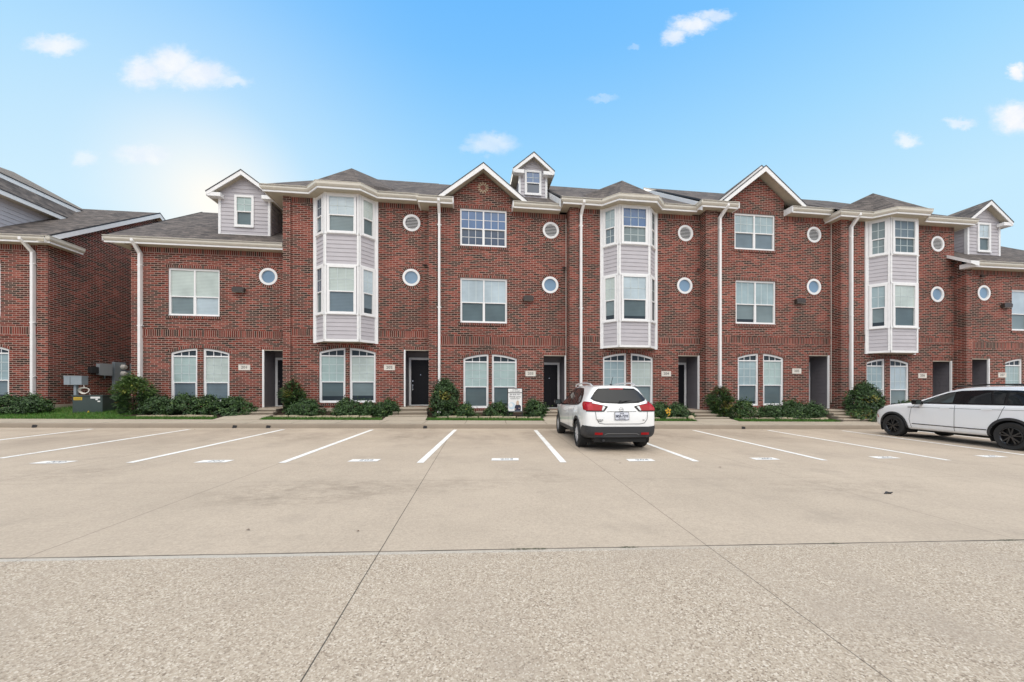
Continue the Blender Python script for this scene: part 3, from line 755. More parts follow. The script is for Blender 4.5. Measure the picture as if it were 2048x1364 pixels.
def two_storey(i, mirror=False):
    w = 6.27; zs = 7.6 if i == 201 else 7.40; dz = 0 if i == 201 else -.24
    lab = {201: 'two-storey brick end townhouse with a siding dormer, at the left end of the row', 207: 'low brick townhouse with siding dormer behind the white car parked at right'}[i]
    fx = (lambda x: w-x) if mirror else (lambda x: x)
    def rr(a, c): return (min(fx(a), fx(c)), max(fx(a), fx(c)))
    wx = rr(1.36, 3.46); por = rr(5.2, 6.27) if not mirror else (.36, 1.46)
    ax = sorted(fx(q) for q in (1.46, 2.56, 2.75, 3.86))
    rx = 5.45 if not mirror else 1.13
    sill = .61+(-.3 if mirror else 0)
    zwin = (4.65+dz, 6.73+dz)
    holes = [rect(wx[0]+.02, wx[1]-.02, *zwin), circ(rx, 6.49+dz, .36), rect(por[0], por[1] if mirror else 6.2, sill, 3.2+dz)]+arch_holes(ax, 3.24+dz, 3.03+dz, .86+dz)
    root, s_ = base_house('townhouse', lab, CX[i], DY[i], w, sill-.05, zs, holes, .33, band=(3.64+dz, 4.12+dz))
    soldier(s_, .33, w-.02, zs-.23, zs-.01, name='eave_course'); soldier(s_, wx[0]-.05, wx[1]+.05, zwin[1], zwin[1]+.13); soldier(s_, wx[0]-.05, wx[1]+.05, zwin[0]-.12, zwin[0]-.032, -.03)
    voussoir_ring(s_, rx, 6.49+dz, .385, .52, -.006)
    soldier(s_, por[0]-.05, por[1]+.05, 3.2+dz, 3.33+dz)
    window(root, *wx, *zwin, cols=2, up='blind2', lo='screen2', grid=(1, 1), rail=.40, lo2='blind2')
    round_unit(root, rx, 6.49+dz, .385, 'win')
    arch_pair(root, s_, ax, 3.24+dz, 3.03+dz, .86+dz, 2.87+dz, 1.71+dz)
    s_.build(root)
    door_set(root, por[0], por[1]-(0 if mirror else .06), sill, 3.2+dz, 'L' if not mirror else 'R')
    if not mirror:
        path = [(-.75, -.38), (w-.02, -.38)]
        eave(root, path, zs, closed_soffit=[(-.55, -.39), (w-.02, -.39), (w-.02, .02), (-.55, .02)])
        main_roof(root, w, zs, x0=-.72, x1=w-.02)
        g_ = MB(); g_.box((-.40, -.36, zs-.05), (-.0, .9, zs), 'soffit'); g_.build('eave_return', root)
        rb = MB(); ze = zs+.21
        for ya, za, yb, zb_ in ((-.5, ze, 5.2, ze+SL*5.7), (5.2, ze+SL*5.7, 10.9, ze)):
            rb.face([(-.725, ya, za-.03), (-.725, yb, zb_-.03), (-.725, yb, zb_-.22), (-.725, ya, za-.22)], 'trim')
            rb.face([(-.73, ya, za+.03), (-.73, yb, zb_+.03), (-.73, yb, zb_-.03), (-.73, ya, za-.03)], 'edge')
        rb.build('rake_board', root)
        dormer(root, 4.08, 2.17, .7, 8.57, 10.2, 11.42, 4.3, (4.08-.43, 4.08+.40, 8.95, 10.42, 'blind', 'screen', (2, 2), False))
        downspout(root, .35, zs+.15, .55)
    else:
        path = [(-.0, 1.0), (-.0, -.38), (w, -.38)]; path = [(.02, -.38), (w, -.38)]
        eave(root, path, zs, closed_soffit=[(.0, -.39), (w, -.39), (w, .02), (.0, .02)])
        e = MB(); ze = zs+.21; yy = lambda y: ze+SL*(y+.5)
        e.face([(-.45, -.5, ze-.03), (.0, -.5, ze-.03), (.0, .5, yy(.5)-.03), (-.45, .5, yy(.5)-.03)], 'trim')
        e.plate([(-.46, ze+.03), (-.46, ze-.10), (.0, zs-.02), (.02, zs-.02), (.02, ze+.02)], [], -.50, -.47, 'trim')
        e.face([(-.455, -.5, ze-.13), (-.455, .5, yy(.5)-.13), (-.455, .5, yy(.5)+.03), (-.455, -.5, ze+.03)], 'trim'); e.box((-.30, -.40, zs-.02), (.03, .02, zs+.18), 'trim'); e.build('eave_return', root)
        main_roof(root, w, zs, x0=-.45, x1=w+3)
        dormer(root, 2.80, 2.05, 1.0, 8.42, 10.12, 11.35, 4.0, (2.80-.42, 2.80+.42, 8.75, 10.3, 'blind2', 'screen2', (2, 2), False))
    return root

def bay_house(i, dz, lab, pil, ds=None, left='rake', right='rake', apex=1.9, darkwin=False):
    cX, D = CX[i], DY[i]; w = right_w(i); zs = {202: 9.94, 204: 9.82, 206: 9.64}[i]; sill = {202: .63, 204: .47, 206: .30}[i]
    bx = {202: (1.36, 3.92), 204: (1.57, 4.18), 206: (1.46, 4.12)}[i]; x0, x1 = bx; dep = .57; e = .10; xm = (x0+x1)/2
    ax = {202: (1.46, 2.62, 2.76, 3.93), 204: (1.59, 2.78, 2.96, 4.11), 206: (1.45, 2.54, 2.78, 3.92)}[i]
    cr, shd, zb_, tr_, rl_ = {202: (3.30, 3.10, .82, 2.92, 1.75), 204: (3.14, 2.93, .70, 2.75, 1.58), 206: (2.95, 2.75, .5, 2.57, 1.40)}[i]
    px0, px1, pt = {202: (5.16, 6.31, 3.24), 204: (5.37, 6.50, 3.06), 206: (5.28, 6.42, 2.87)}[i]
    vx, vz, rx, rz_ = {202: (5.51, 9.08, 5.49, 6.57), 204: (5.74, 8.95, 5.70, 6.42), 206: (5.57, 8.76, 5.55, 6.22)}[i]
    band = {202: (3.72, 4.20), 204: (3.53, 3.99), 206: (3.70, 4.11)}[i]
    holes = [circ(vx, vz, .365), circ(rx, rz_, .365), rect(px0, min(px1, w-.03), sill, pt)]+arch_holes(ax, cr, shd, zb_)
    root, s_ = base_house('townhouse', lab, cX, D, w, sill-.05, zs, holes, pil, band=band)
    soldier(s_, pil, x0-.12, zs-.23, zs-.01, name='eave_course'); soldier(s_, x1+.12, w-.02, zs-.23, zs-.01, name='eave_course')
    for q in ((vx, vz), (rx, rz_)): voussoir_ring(s_, *q, .39, .53, -.006)
    soldier(s_, px0-.05, min(px1+.05, w-.01), pt, pt+.13)
    round_unit(root, vx, vz, .39, 'vent'); round_unit(root, rx, rz_, .395, 'win')
    arch_pair(root, s_, ax, cr, shd, zb_, tr_, rl_, ups=('blind', 'blind' if i != 206 else 'blind2'))
    s_.build(root)
    door_set(root, px0, min(px1, w-.04), sill, pt, 'L' if i == 202 else 'R')
    # ---- bay
    zb0, z1_, z2_, z3_, zt = [q+dz for q in (3.50, 4.67, 6.84, 8.20, 0)][:4]+[zs]
    P = [Vector((x0, 0)), Vector((x0+dep, -dep)), Vector((x1-dep, -dep)), Vector((x1, 0))]
    by = MB(); tm = MB(); facets = []
    for a, c in zip(P, P[1:]):
        dv = (c-a); L = dv.length; dv = dv/L; n = Vector((dv.y, -dv.x))
        T = (lambda x, y, z, a=a, dv=dv, n=n: (a.x+dv.x*x-n.x*y, a.y+dv.y*x-n.y*y, z)); facets.append((T, L))
        by.face([T(0, .004, zb0), T(L, .004, zb0), T(L, .004, zt), T(0, .004, zt)], 'siding')
        lap(by, .0, L, zb0+.12, z1_, T=T, step=.178); lap(by, .0, L, z2_, z3_, T=T, step=.178)
        for zz0, zz1 in ((z1_-.02, z1_+.05), (z2_-.06, z2_+.02), (z3_-.06, z3_+.03)): tm.plate(rect(0, L, zz0, zz1), [], -.045, .0, 'trim', T=T)
        tm.plate(rect(-.0, L, zb0, zb0+.11), [], -.03, .0, 'trim', T=T)
        tm.plate(rect(0, L, zt-.12, zt-.0), [], -.025, .0, 'trim', T=T)
        for xx in (0, L): tm.plate(rect(max(0, xx-.075), min(L, xx+.075), zb0, zt), [], -.035, .0, 'trim', T=T)
    by.face([(p.x, p.y, zb0) for p in P], 'soffit')
    bo = by.build('bay', root)
    tm.box((x0-.11, -.045, zb0-.02), (x0+.03, .0, zt), 'trim'); tm.box((x1-.03, -.045, zb0-.02), (x1+.11, .0, zt), 'trim')
    tm.build('trim', bo)
    for j, (T, L) in enumerate(facets):
        T2 = (lambda x, y, z, T=T: T(x, y-.03, z)); m_ = .10 if j == 1 else .085
        for k, (za, zc) in enumerate(((z1_+.03, z2_-.04), (z3_+.0, zt-.07))):
            g_ = (3, 2) if j == 1 else (2, 2)
            if i == 202: up, lo = ('blind2' if j else 'navypane', 'screen' if k else 'screen2')
            elif i == 204: up, lo = (('blind', 'skypane', 'navypane')[j] if k else ('blind', 'blind2', 'dark')[j]), ('screen2' if j == 0 or k == 0 else 'screen')
            else: up, lo = ('blind' if k == 0 else 'screen2', 'screen')
            if j == 2 and i == 204: up, lo = 'dark', 'dark'
            window(bo, m_, L-m_, za, zc, y=-.03, T=T2, up=up, lo=lo, grid=g_, glo=(i != 202 and k == 1), sub=True, rail=.46, fr=.095)
    # ---- eave round the bay, roof
    o_ = .38; h_ = o_*math.tan(R(22.5)); yo = -o_
    bayp = [(x0-h_, yo), (x0+dep-h_, -dep-o_), (x1-dep+h_, -dep-o_), (x1+h_, yo)]
    xl = -.65 if left == 'hip' else -.40; xr = w-.42
    if right == 'hip': xr = w+.62
    ytop = 4. if left == 'hip' else .45
    path = [(xl, ytop), (xl, yo)]+bayp+[(xr, yo)]
    if right == 'hip': path += [(xr, 3.)]
    sof = [(xl, ytop), (xl, yo-.0)]+bayp+[(xr, yo)]+([(xr, 3.), (w, 3.)] if right == 'hip' else [])+[(xr if right != 'hip' else w, .03), (0., .03), (0, ytop)]
    eave(root, path, zs, closed_soffit=sof)
    ze = zs+.22; A = (xm, .75, zs+apex); Bk = (xm, .75+2.2, zs+apex); oo = .1
    q = [(x0-h_-.9, yo-.1+.0), (x0+dep-h_*1.25, -dep-o_-oo), (x1-dep+h_*1.25, -dep-o_-oo), (x1+h_+.9, yo-.1)]
    zq = [ze, ze, ze, ze]
    v = [(a, c, ze+.0) for a, c in q]
    lbk = (x0-.75, .55, ze+SL*1.05); rbk = (x1+.75, .55, ze+SL*1.05)
    ex = [[v[1], v[2], A], [(x0-h_, yo-.1, ze), v[1], A, lbk], [v[2], (x1+h_, yo-.1, ze), rbk, A], [lbk, A, Bk, (x0-.2, 2.4, ze+SL*2.9)], [A, rbk, (x1+.2, 2.4, ze+SL*2.9), Bk]]
    main_roof(root, w, zs, x0=xl-.1, x1=(xr+.1 if right == 'hip' else w+.0), left=left, right=right, extra=ex, fascia_left=(i == 204))
    if ds is not None: downspout(root, ds, zs+.15, sill-.1, x_top=ds+.03)
    return root

def gable_house(i, lab, pil, ds):
    cX, D = CX[i], DY[i]; w = right_w(i); k3 = i == 203
    zs = 9.69 if k3 else 9.88; sill = .48
    U = (1.37, 3.55, 8.0, 9.71) if k3 else (1.48, 3.67, 8.15, 9.89)
    Mi = (1.38, 3.57, 4.48, 6.54) if k3 else (1.54, 3.71, 4.58, 6.67)
    ax = (1.52, 2.71, 2.83, 4.03) if k3 else (1.65, 2.79, 2.99, 4.13)
    cr, shd, zb_, tr_, rl_ = (3.06, 2.85, .56, 2.68, 1.53) if k3 else (3.17, 2.96, .64, 2.80, 1.62)
    px0, px1, pt = (5.28, 6.36, 3.03) if k3 else (5.49, 6.62, 3.11)
    vx, vz, rx, rz_ = (5.62, 8.91, 5.59, 6.34) if k3 else (5.77, 9.05, 5.76, 6.48)
    band = (3.38, 3.94) if k3 else (3.56, 4.03)
    gx, pk, gl, gr = (2.46, 11.37, 1.09, 3.78) if k3 else (2.60, 11.70, 1.36, 4.13)
    hw = (gr-gl)/2; gm = (gl+gr)/2; gk = .80
    holes = [rect(U[0]+.02, U[1]-.02, U[2], U[3]), rect(Mi[0]+.02, Mi[1]-.02, Mi[2], Mi[3]), circ(vx, vz, .365), circ(rx, rz_, .365), rect(px0, px1, sill, pt)]+arch_holes(ax, cr, shd, zb_)
    root, s_ = base_house('townhouse', lab, cX, D, w, sill-.05, zs, holes, pil, gable=(gm, hw, pk, gk), band=band)
    soldier(s_, pil, gl, zs-.23, zs-.01, name='eave_course'); soldier(s_, gr, w-.02, zs-.23, zs-.01, name='eave_course')
    for q in (U, Mi):
        soldier(s_, q[0]-.06, q[1]+.06, q[3], q[3]+.13); soldier(s_, q[0]-.05, q[1]+.05, q[2]-.12, q[2]-.032, -.03)
    for q in ((vx, vz), (rx, rz_)): voussoir_ring(s_, *q, .39, .53, -.006)
    soldier(s_, px0-.05, px1+.05, pt, pt+.13)
    arch_pair(root, s_, ax, cr, shd, zb_, tr_, rl_, ups=('blind', 'blind'))
    if k3:                                                       # ring of pale projecting bricks in the gable
        rs = s_.mb('brick_rosette')
        for j in range(12):
            a = 2*math.pi*j/12; x, z = gm+.2*math.cos(a), 10.69+.2*math.sin(a)
            T = (lambda xx, y, zz, a=a, x=x, z=z: (x+math.cos(a)*xx-math.sin(a)*zz, y, z+math.sin(a)*xx+math.cos(a)*zz))
            rs.plate(rect(-.07, .05, -.024, .024), [], -.03, 0, 'stone', T=T)
    s_.build(root)
    if k3: window(root, *U, cols=2, up='skypane', lo='navypane', grid=(3, 2), glo=True, rail=.47, mun='trim')
    else: window(root, *U, cols=2, up='blind2', lo='screen2', grid=(3, 2), rail=.47)
    window(root, *Mi, cols=2, up='blind2', lo='screen2', grid=(3, 1), rail=.45)
    round_unit(root, vx, vz, .39, 'vent'); round_unit(root, rx, rz_, .395, 'win')
    door_set(root, px0, px1, sill, pt, 'R')
    # eaves either side of the gable
    o_ = .38
    eave(root, [(-.42, .45), (-.42, -o_), (gl+.0, -o_)], zs, closed_soffit=[(-.42, .45), (-.42, -o_), (gl, -o_), (gl, .02), (0, .02), (0, .45)])
    eave(root, [(gr, -o_), (w-.42, -o_)], zs, closed_soffit=[(gr, -o_), (w-.40, -o_), (w-.40, .02), (gr, .02)])
    for X in (gl, gr): e = MB(); e.box((X-.02, -o_-.1, zs-.03), (X+.02, -.0, zs+.26), 'trim'); e.build('eave_return', root)
    zpk = 11.55 if k3 else 11.93; H = 2.0 if k3 else 2.12
    gable_roof(root, gm, H, zpk, .79 if k3 else .81, -.47, 2.6, fas=.24)
    if not k3: gable_roof(root, gm+.05, H+.22, zpk+.20, .81, -.16, 2.8, fas=.15, soff=False)
    main_roof(root, w, zs, x0=-.42, x1=w, fascia_left=(i == 205), gap=(gl, gr))
    cb = MB(); cb.tube([(w-.06, -.015, zs-.2), (w-.06, -.015, sill+.3)], .013, 'plaque', 6); cb.build('wall_cable', root)
    if k3: dormer(root, 5.04, 1.42, 1.5, 11.12, 12.28, 13.32, 4.4, (5.04-.43, 5.04+.43, 11.33, 12.58, 'skypane', 'navypane', (2, 2), False), ov=.33)
    downspout(root, ds, zs+.15, sill-.1, x_top=ds+(.0 if k3 else .14))
    return root

two_storey(201)
bay_house(202, 0, 'three-storey brick townhouse with white bay window, its left side above the low end house', .31, left='hip')
gable_house(203, 'brick gabled townhouse with a small roof dormer and a sign in its bed', .36, .46)
bay_house(204, -.16, 'brick bay-windowed townhouse directly behind the white car with red tail lights', .40, .52)
gable_house(205, 'brick townhouse with plain gable and no roof dormer, between two bay-windowed houses', .58, .68)
bay_house(206, -.32, 'brick townhouse with bay window, rightmost of the three bays, beside the low right house', .40, .52, right='hip')
two_storey(207, True)

# ------------------------------------------------------------------ left neighbour: two-storey end house, taller house beyond it
zs = 7.6; w = 4.2; cX, D = -22.06, 17.8
holes = [rect(.78, 1.9, 4.65, 6.73)]+arch_holes((-.6+1.2, 1.6, 1.85, 3.02), 3.30, 3.08, .86)[1:]
root, s_ = base_house('townhouse', 'brick end house across the grass gap, its long blank side wall facing the row', cX, D, w, .76, zs, [rect(1.0, 2.38, 4.52, 6.78)]+arch_holes((.3, 1.5, 1.65, 2.72), 3.34, 3.12, 1.0), 0, band=(3.68, 4.18), grp='brick houses left of the grass gap')
soldier(s_, 0, w-.35, zs-.23, zs-.01, name='eave_course'); soldier(s_, .95, 2.43, 6.78, 6.91)
window(root, .98, 2.40, 4.52, 6.78, cols=1, up='blind', lo='screen2', grid=(1, 1), rail=.42)
arch_pair(root, s_, (.3, 1.5, 1.65, 2.72), 3.34, 3.12, 1.0, 2.95, 1.8)
s_.mb('pilaster').box((w-.4, -.06, .76), (w+.0, 0, zs), 'brick'); s_.build(root)
eave(root, [(-.3, -.38), (w+.38, -.38), (w+.38, .95)], zs, closed_soffit=[(-.3, -.39), (w+.38, -.39), (w+.38, .95), (w, .95), (w, .02), (-.3, .02)])
main_roof(root, w, zs, x0=-.3, x1=w+.3)
rb = MB(); ze = zs+.21
for ya, za, yb, zb_ in ((-.5, ze, 5.2, ze+SL*5.7), (5.2, ze+SL*5.7, 10.9, ze)):
    rb.face([(w+.305, ya, za-.04), (w+.305, yb, zb_-.04), (w+.305, yb, zb_-.26), (w+.305, ya, za-.26)], 'trim')
    rb.face([(w+.31, ya, za+.03), (w+.31, yb, zb_+.03), (w+.31, yb, zb_-.04), (w+.31, ya, za-.04)], 'edge')
    rb.face([(w, ya, za-.2), (w+.3, ya, za-.2), (w+.3, yb, zb_-.2), (w, yb, zb_-.2)], 'soffit')
rb.build('rake_board', root); downspout(root, w-.55, zs+.15, .75, x_top=w-.62)
cX2, D2 = -26.6, 17.9; w2 = 6.2
r2, s_ = base_house('townhouse', 'tall house at the left frame edge with grey siding above the low roof', cX2, D2, w2, .8, 9.6, [rect(1.2, 3.2, 4.5, 6.6)], .3, band=(3.7, 4.2), peak=False, grp='brick houses left of the grass gap')
window(r2, 1.2, 3.2, 4.5, 6.6, cols=2); s_.build(r2)
b = MB(); lap(b, .0, 9.6, 7.4, 9.95, T=lambda x, y, z: (w2+.02-y, x, z), step=.19)
b.box((w2+.0, -.03, 7.4), (w2+.06, .1, 9.95), 'trim'); b.build('siding', r2)
b = MB(); ez = 9.95; hx = w2+.42
b.box((hx-.02, -.42, ez-.12), (hx+.02, 6.2, ez+.07), 'trim'); b.box((w2, -.42, ez-.11), (hx-.02, 6.2, ez-.07), 'soffit'); b.box((hx-.03, -.45, ez+.07), (hx+.04, 6.2, ez+.11), 'edge')
ym = 5.4; m1 = .95; sl2 = .98
up = [(hx, -.45), (hx, 10.8)]
b.face([(hx, -.45, ez+.1), (hx, 7.4, ez+.1), (hx-m1, 7.4, ez+.1+m1*sl2), (hx-m1, -.45, ez+.1+m1*sl2)], 'shingle')
b.face([(hx-m1+.005, -.6, ez+.1+m1*sl2), (hx-m1+.005, 5.6, ez+.1+m1*sl2), (hx-m1+.005, 5.6, ez+.30+m1*sl2), (hx-m1+.005, -.6, ez+.30+m1*sl2)], 'trim')
b.box((hx-m1-.02, -.6, ez+.29+m1*sl2), (hx-m1+.03, 5.6, ez+.33+m1*sl2), 'edge')
zt_ = ez+.33+m1*sl2
rx9 = hx-m1-4.3
b.face([(hx-m1, -.6, zt_), (hx-m1, 6.0, zt_), (rx9, 5.5, 13.6)], 'shingle'); b.face([(-1, -.6, zt_), (hx-m1, -.6, zt_), (rx9, 5.5, 13.6), (-1, 5.5, 13.6)], 'shingle')
b.face([(hx-m1, 6.0, zt_), (hx-m1-.5, 11, zt_-.9), (rx9, 5.5, 13.6)], 'shingle')
b.face([(-1, 5.5, 13.6), (-1, 11, zt_-.9), (hx-m1-.5, 11, zt_-.9), (rx9, 5.5, 13.6)], 'shingle')
b.build('roof', r2)

# ------------------------------------------------------------------ plaques, lights, cameras
def loc(i, x): return CX[i]+x
plaque('cream number plaque 201 beside the entry of the low end house', loc(201, 4.46), DY[201], 2.40, '201')
plaque('cream number plaque 202 on brick left of a black door', loc(202, 4.52), DY[202], 2.42, '202')
plaque('cream number plaque 203 above the low shrub by the sign', loc(203, 4.65), DY[203], 2.16, '203')
plaque('cream number plaque 204 on brick above the yellow ornament', loc(204, 4.75), DY[204], 2.17, '204')
plaque('cream number plaque 205 left of the open porch with grey siding', loc(205, 4.81), DY[205], 2.32, '205')
plaque('cream number plaque 206 above the bonnet of the white car', loc(206, 4.66), DY[206], 2.12, '206')
plaque('cream number plaque 207 at the right frame edge over the car roof', loc(207, 2.22), DY[207], 2.15, '207')
wall_light('dark bronze wall light on the low end house right of its wide window', loc(201, 4.27), DY[201], 5.83)
wall_light('dark bronze wall light on the gabled house with the roof dormer', loc(203, 4.53), DY[203], 5.64)
wall_light('dark bronze wall light on the plain gabled house without roof dormer', loc(205, 4.92), DY[205], 5.73)
wall_light('dark bronze wall light over the white car, right frame edge', loc(207, 2.34), DY[207], 5.63)
camera_box('small dark fixture at right of the bay house beside the low end house', loc(202, 6.15), DY[202], 7.15)
camera_box('small dark fixture high beside the downspout of the bay house behind the car', loc(203, 6.28), DY[203], 7.17)
camera_box('small dark fixture right of the middle bay, above its round window', loc(204, 6.40), DY[204], 7.23)
camera_box('small dark fixture beside the bay house corner, below its round vent', loc(206, 6.37), DY[206], 7.10)
camera_box('small dark fixture above the round window of the low right house', loc(207, .94), DY[207], 7.07)
#PART2
# ------------------------------------------------------------------ entry steps and paths
def steps(i, px0, px1, sill, n, label):
    D = DY[i]; X0 = CX[i]+px0-.12; X1 = CX[i]+px1+.10; Xm = (X0+X1)/2
    zw = gz(Xm)+.172; yl = D-1.12; rise = (sill-.015-zw)/n
    root = thing('entry_steps', label, 'steps', (Xm, yl, zw), 0, 'concrete entry steps')
    b = MB(); r = lambda x, y, z: (x-Xm, y-yl, z-zw)
    b.box(r(X0, yl+.025, zw-.3), r(X1, D-.035, sill-.06), 'dirt_shade'); b.box(r(X0-.012, yl, sill-.06), r(X1+.012, D-.035, sill-.015), 'concrete'); b.build('landing', root)  # landing face in darker concrete, its shade painted by colour
    for k in range(1, n):
        b = MB(); w_ = .10*k
        zt_ = sill-.015-rise*k; b.box(r(X0-w_, yl-.30*k+.025, zw-.3), r(X1+w_*.4, yl-.30*(k-1)+.02, zt_-.04), 'dirt_shade'); b.box(r(X0-w_-.012, yl-.30*k, zt_-.04), r(X1+w_*.4+.012, yl-.30*(k-1)+.02, zt_), 'concrete'); b.build('tread', root)  # risers get the darker concrete to paint in their shade
    b = MB(); ya = yc(Xm)+WALKW-.06; yb = yl-.30*(n-1)-.003
    P = [[r(x, y, z) for x, y in ((X0-.1*n, ya), (X1+.1, ya), (X1+.1, yb), (X0-.1*n, yb))] for z in (zw-.1, zw)]
    P[1] = [(p[0], p[1], p[2]+(.012 if k < 2 else .012+.11*(yb-ya))) for k, p in enumerate(P[1])]
    b.face(P[1], 'concrete')
    for k in range(4): b.face([P[0][k], P[0][(k+1) % 4], P[1][(k+1) % 4], P[1][k]], 'concrete')
    b.build('path_slab', root)
    return X0-.12*n, X1+.14
gaps = [steps(201, 5.2, 6.2, .61, 3, 'two low concrete steps up to the half hidden door of the low end house'),
 steps(202, 5.16, 6.2, .63, 3, 'concrete steps up to the fully visible black door'),
 steps(203, 5.28, 6.36, .48, 3, 'concrete steps partly hidden behind the white car with red tail lights'),
 steps(204, 5.37, 6.5, .47, 3, 'concrete steps right of the shrub with the yellow ornament'),
 steps(205, 5.49, 6.62, .48, 4, 'concrete steps up to the open porch of the plain gabled house'),
 steps(206, 5.28, 6.42, .30, 3, 'concrete steps hidden behind the long white car at right')]
free = lambda X: not any(a < X < c for a, c in gaps)

# ------------------------------------------------------------------ edging stones
protos = []
for k in range(4):
    b = MB(); L = .17+.03*k; rng = random.Random(k)
    p = [(-L, -.06), (L, -.06), (L, .06), (-L, .06)]
    lo = [(x+rng.uniform(-.02, .02), y+rng.uniform(-.015, .015), -.08) for x, y in p]; hi = [(x*.94+rng.uniform(-.02, .02), y*.8+rng.uniform(-.01, .01), .055+rng.uniform(-.012, .012)) for x, y in p]
    for j in range(4): b.face([lo[j], lo[(j+1) % 4], hi[(j+1) % 4], hi[j]], 'stone')
    b.face(hi, 'stone'); me = b.build('edging_stone').data; protos.append((me, L))
for o in [o for o in bpy.data.objects if o.name.startswith('edging_stone')]: bpy.data.objects.remove(o)
X = -12.6; rng = random.Random(3)
while X < 24.5:
    me, L = rng.choice(protos)
    if free(X) and free(X+2*L):
        o = bpy.data.objects.new('edging_stone', me); C.objects.link(o)
        xx = X+L; o.location = (xx, yc(xx)+WALKW+.42+rng.uniform(-.03, .03), gz(xx)+.245+rng.uniform(-.01, .015)); o.rotation_euler = (rng.uniform(-.05, .05), rng.uniform(-.06, .06), -.046+rng.uniform(-.12, .12))
        tag(o, 'pale limestone block in the edging row along the shrub beds', 'edging stone', 'limestone edging blocks')
    X += 2*L+rng.uniform(.015, .05) if rng.random() > .08 else 2*L+.25

# ------------------------------------------------------------------ grass
def blades(b, n, f, h=(.05, .11), rng=random.Random(11)):
    for _ in range(n):
        x, y, z = f(rng); a = rng.uniform(0, 6.28); hh = rng.uniform(*h); w = .006+.004*rng.random(); lx, ly = rng.uniform(-.03, .03), rng.uniform(-.03, .03)
        dx, dy = math.cos(a)*w, math.sin(a)*w
        b.face([(x-dx, y-dy, z), (x+dx, y+dy, z), (x+lx, y+ly, z+hh)], 'blade' if rng.random() < .75 else 'blade2', uv=[(0, 0)]*3)
b = MB()
def fs(rng):
    while True:
        x = rng.uniform(-13.4, 24)
        if free(x): break
    t_ = rng.random(); y = yc(x)+WALKW-.01+t_*.36; return x, y, gz(x)+.165+t_*.045
blades(b, 21000, fs)
def fl(rng):
    x = rng.uniform(-27, -13.3); t_ = rng.random()**1.6; y = yc(x)+WALKW+t_*3.6; return x, y, (gz(x)+.17 if y < yc(x)+WALKW+.2 else min(LAWN_Z(x, y), .62))-.01
blades(b, 20000, fl, (.06, .12))
tag(b.build('grass'), 'short green grass along the walk and in the gap between the buildings', 'grass', kind='stuff')

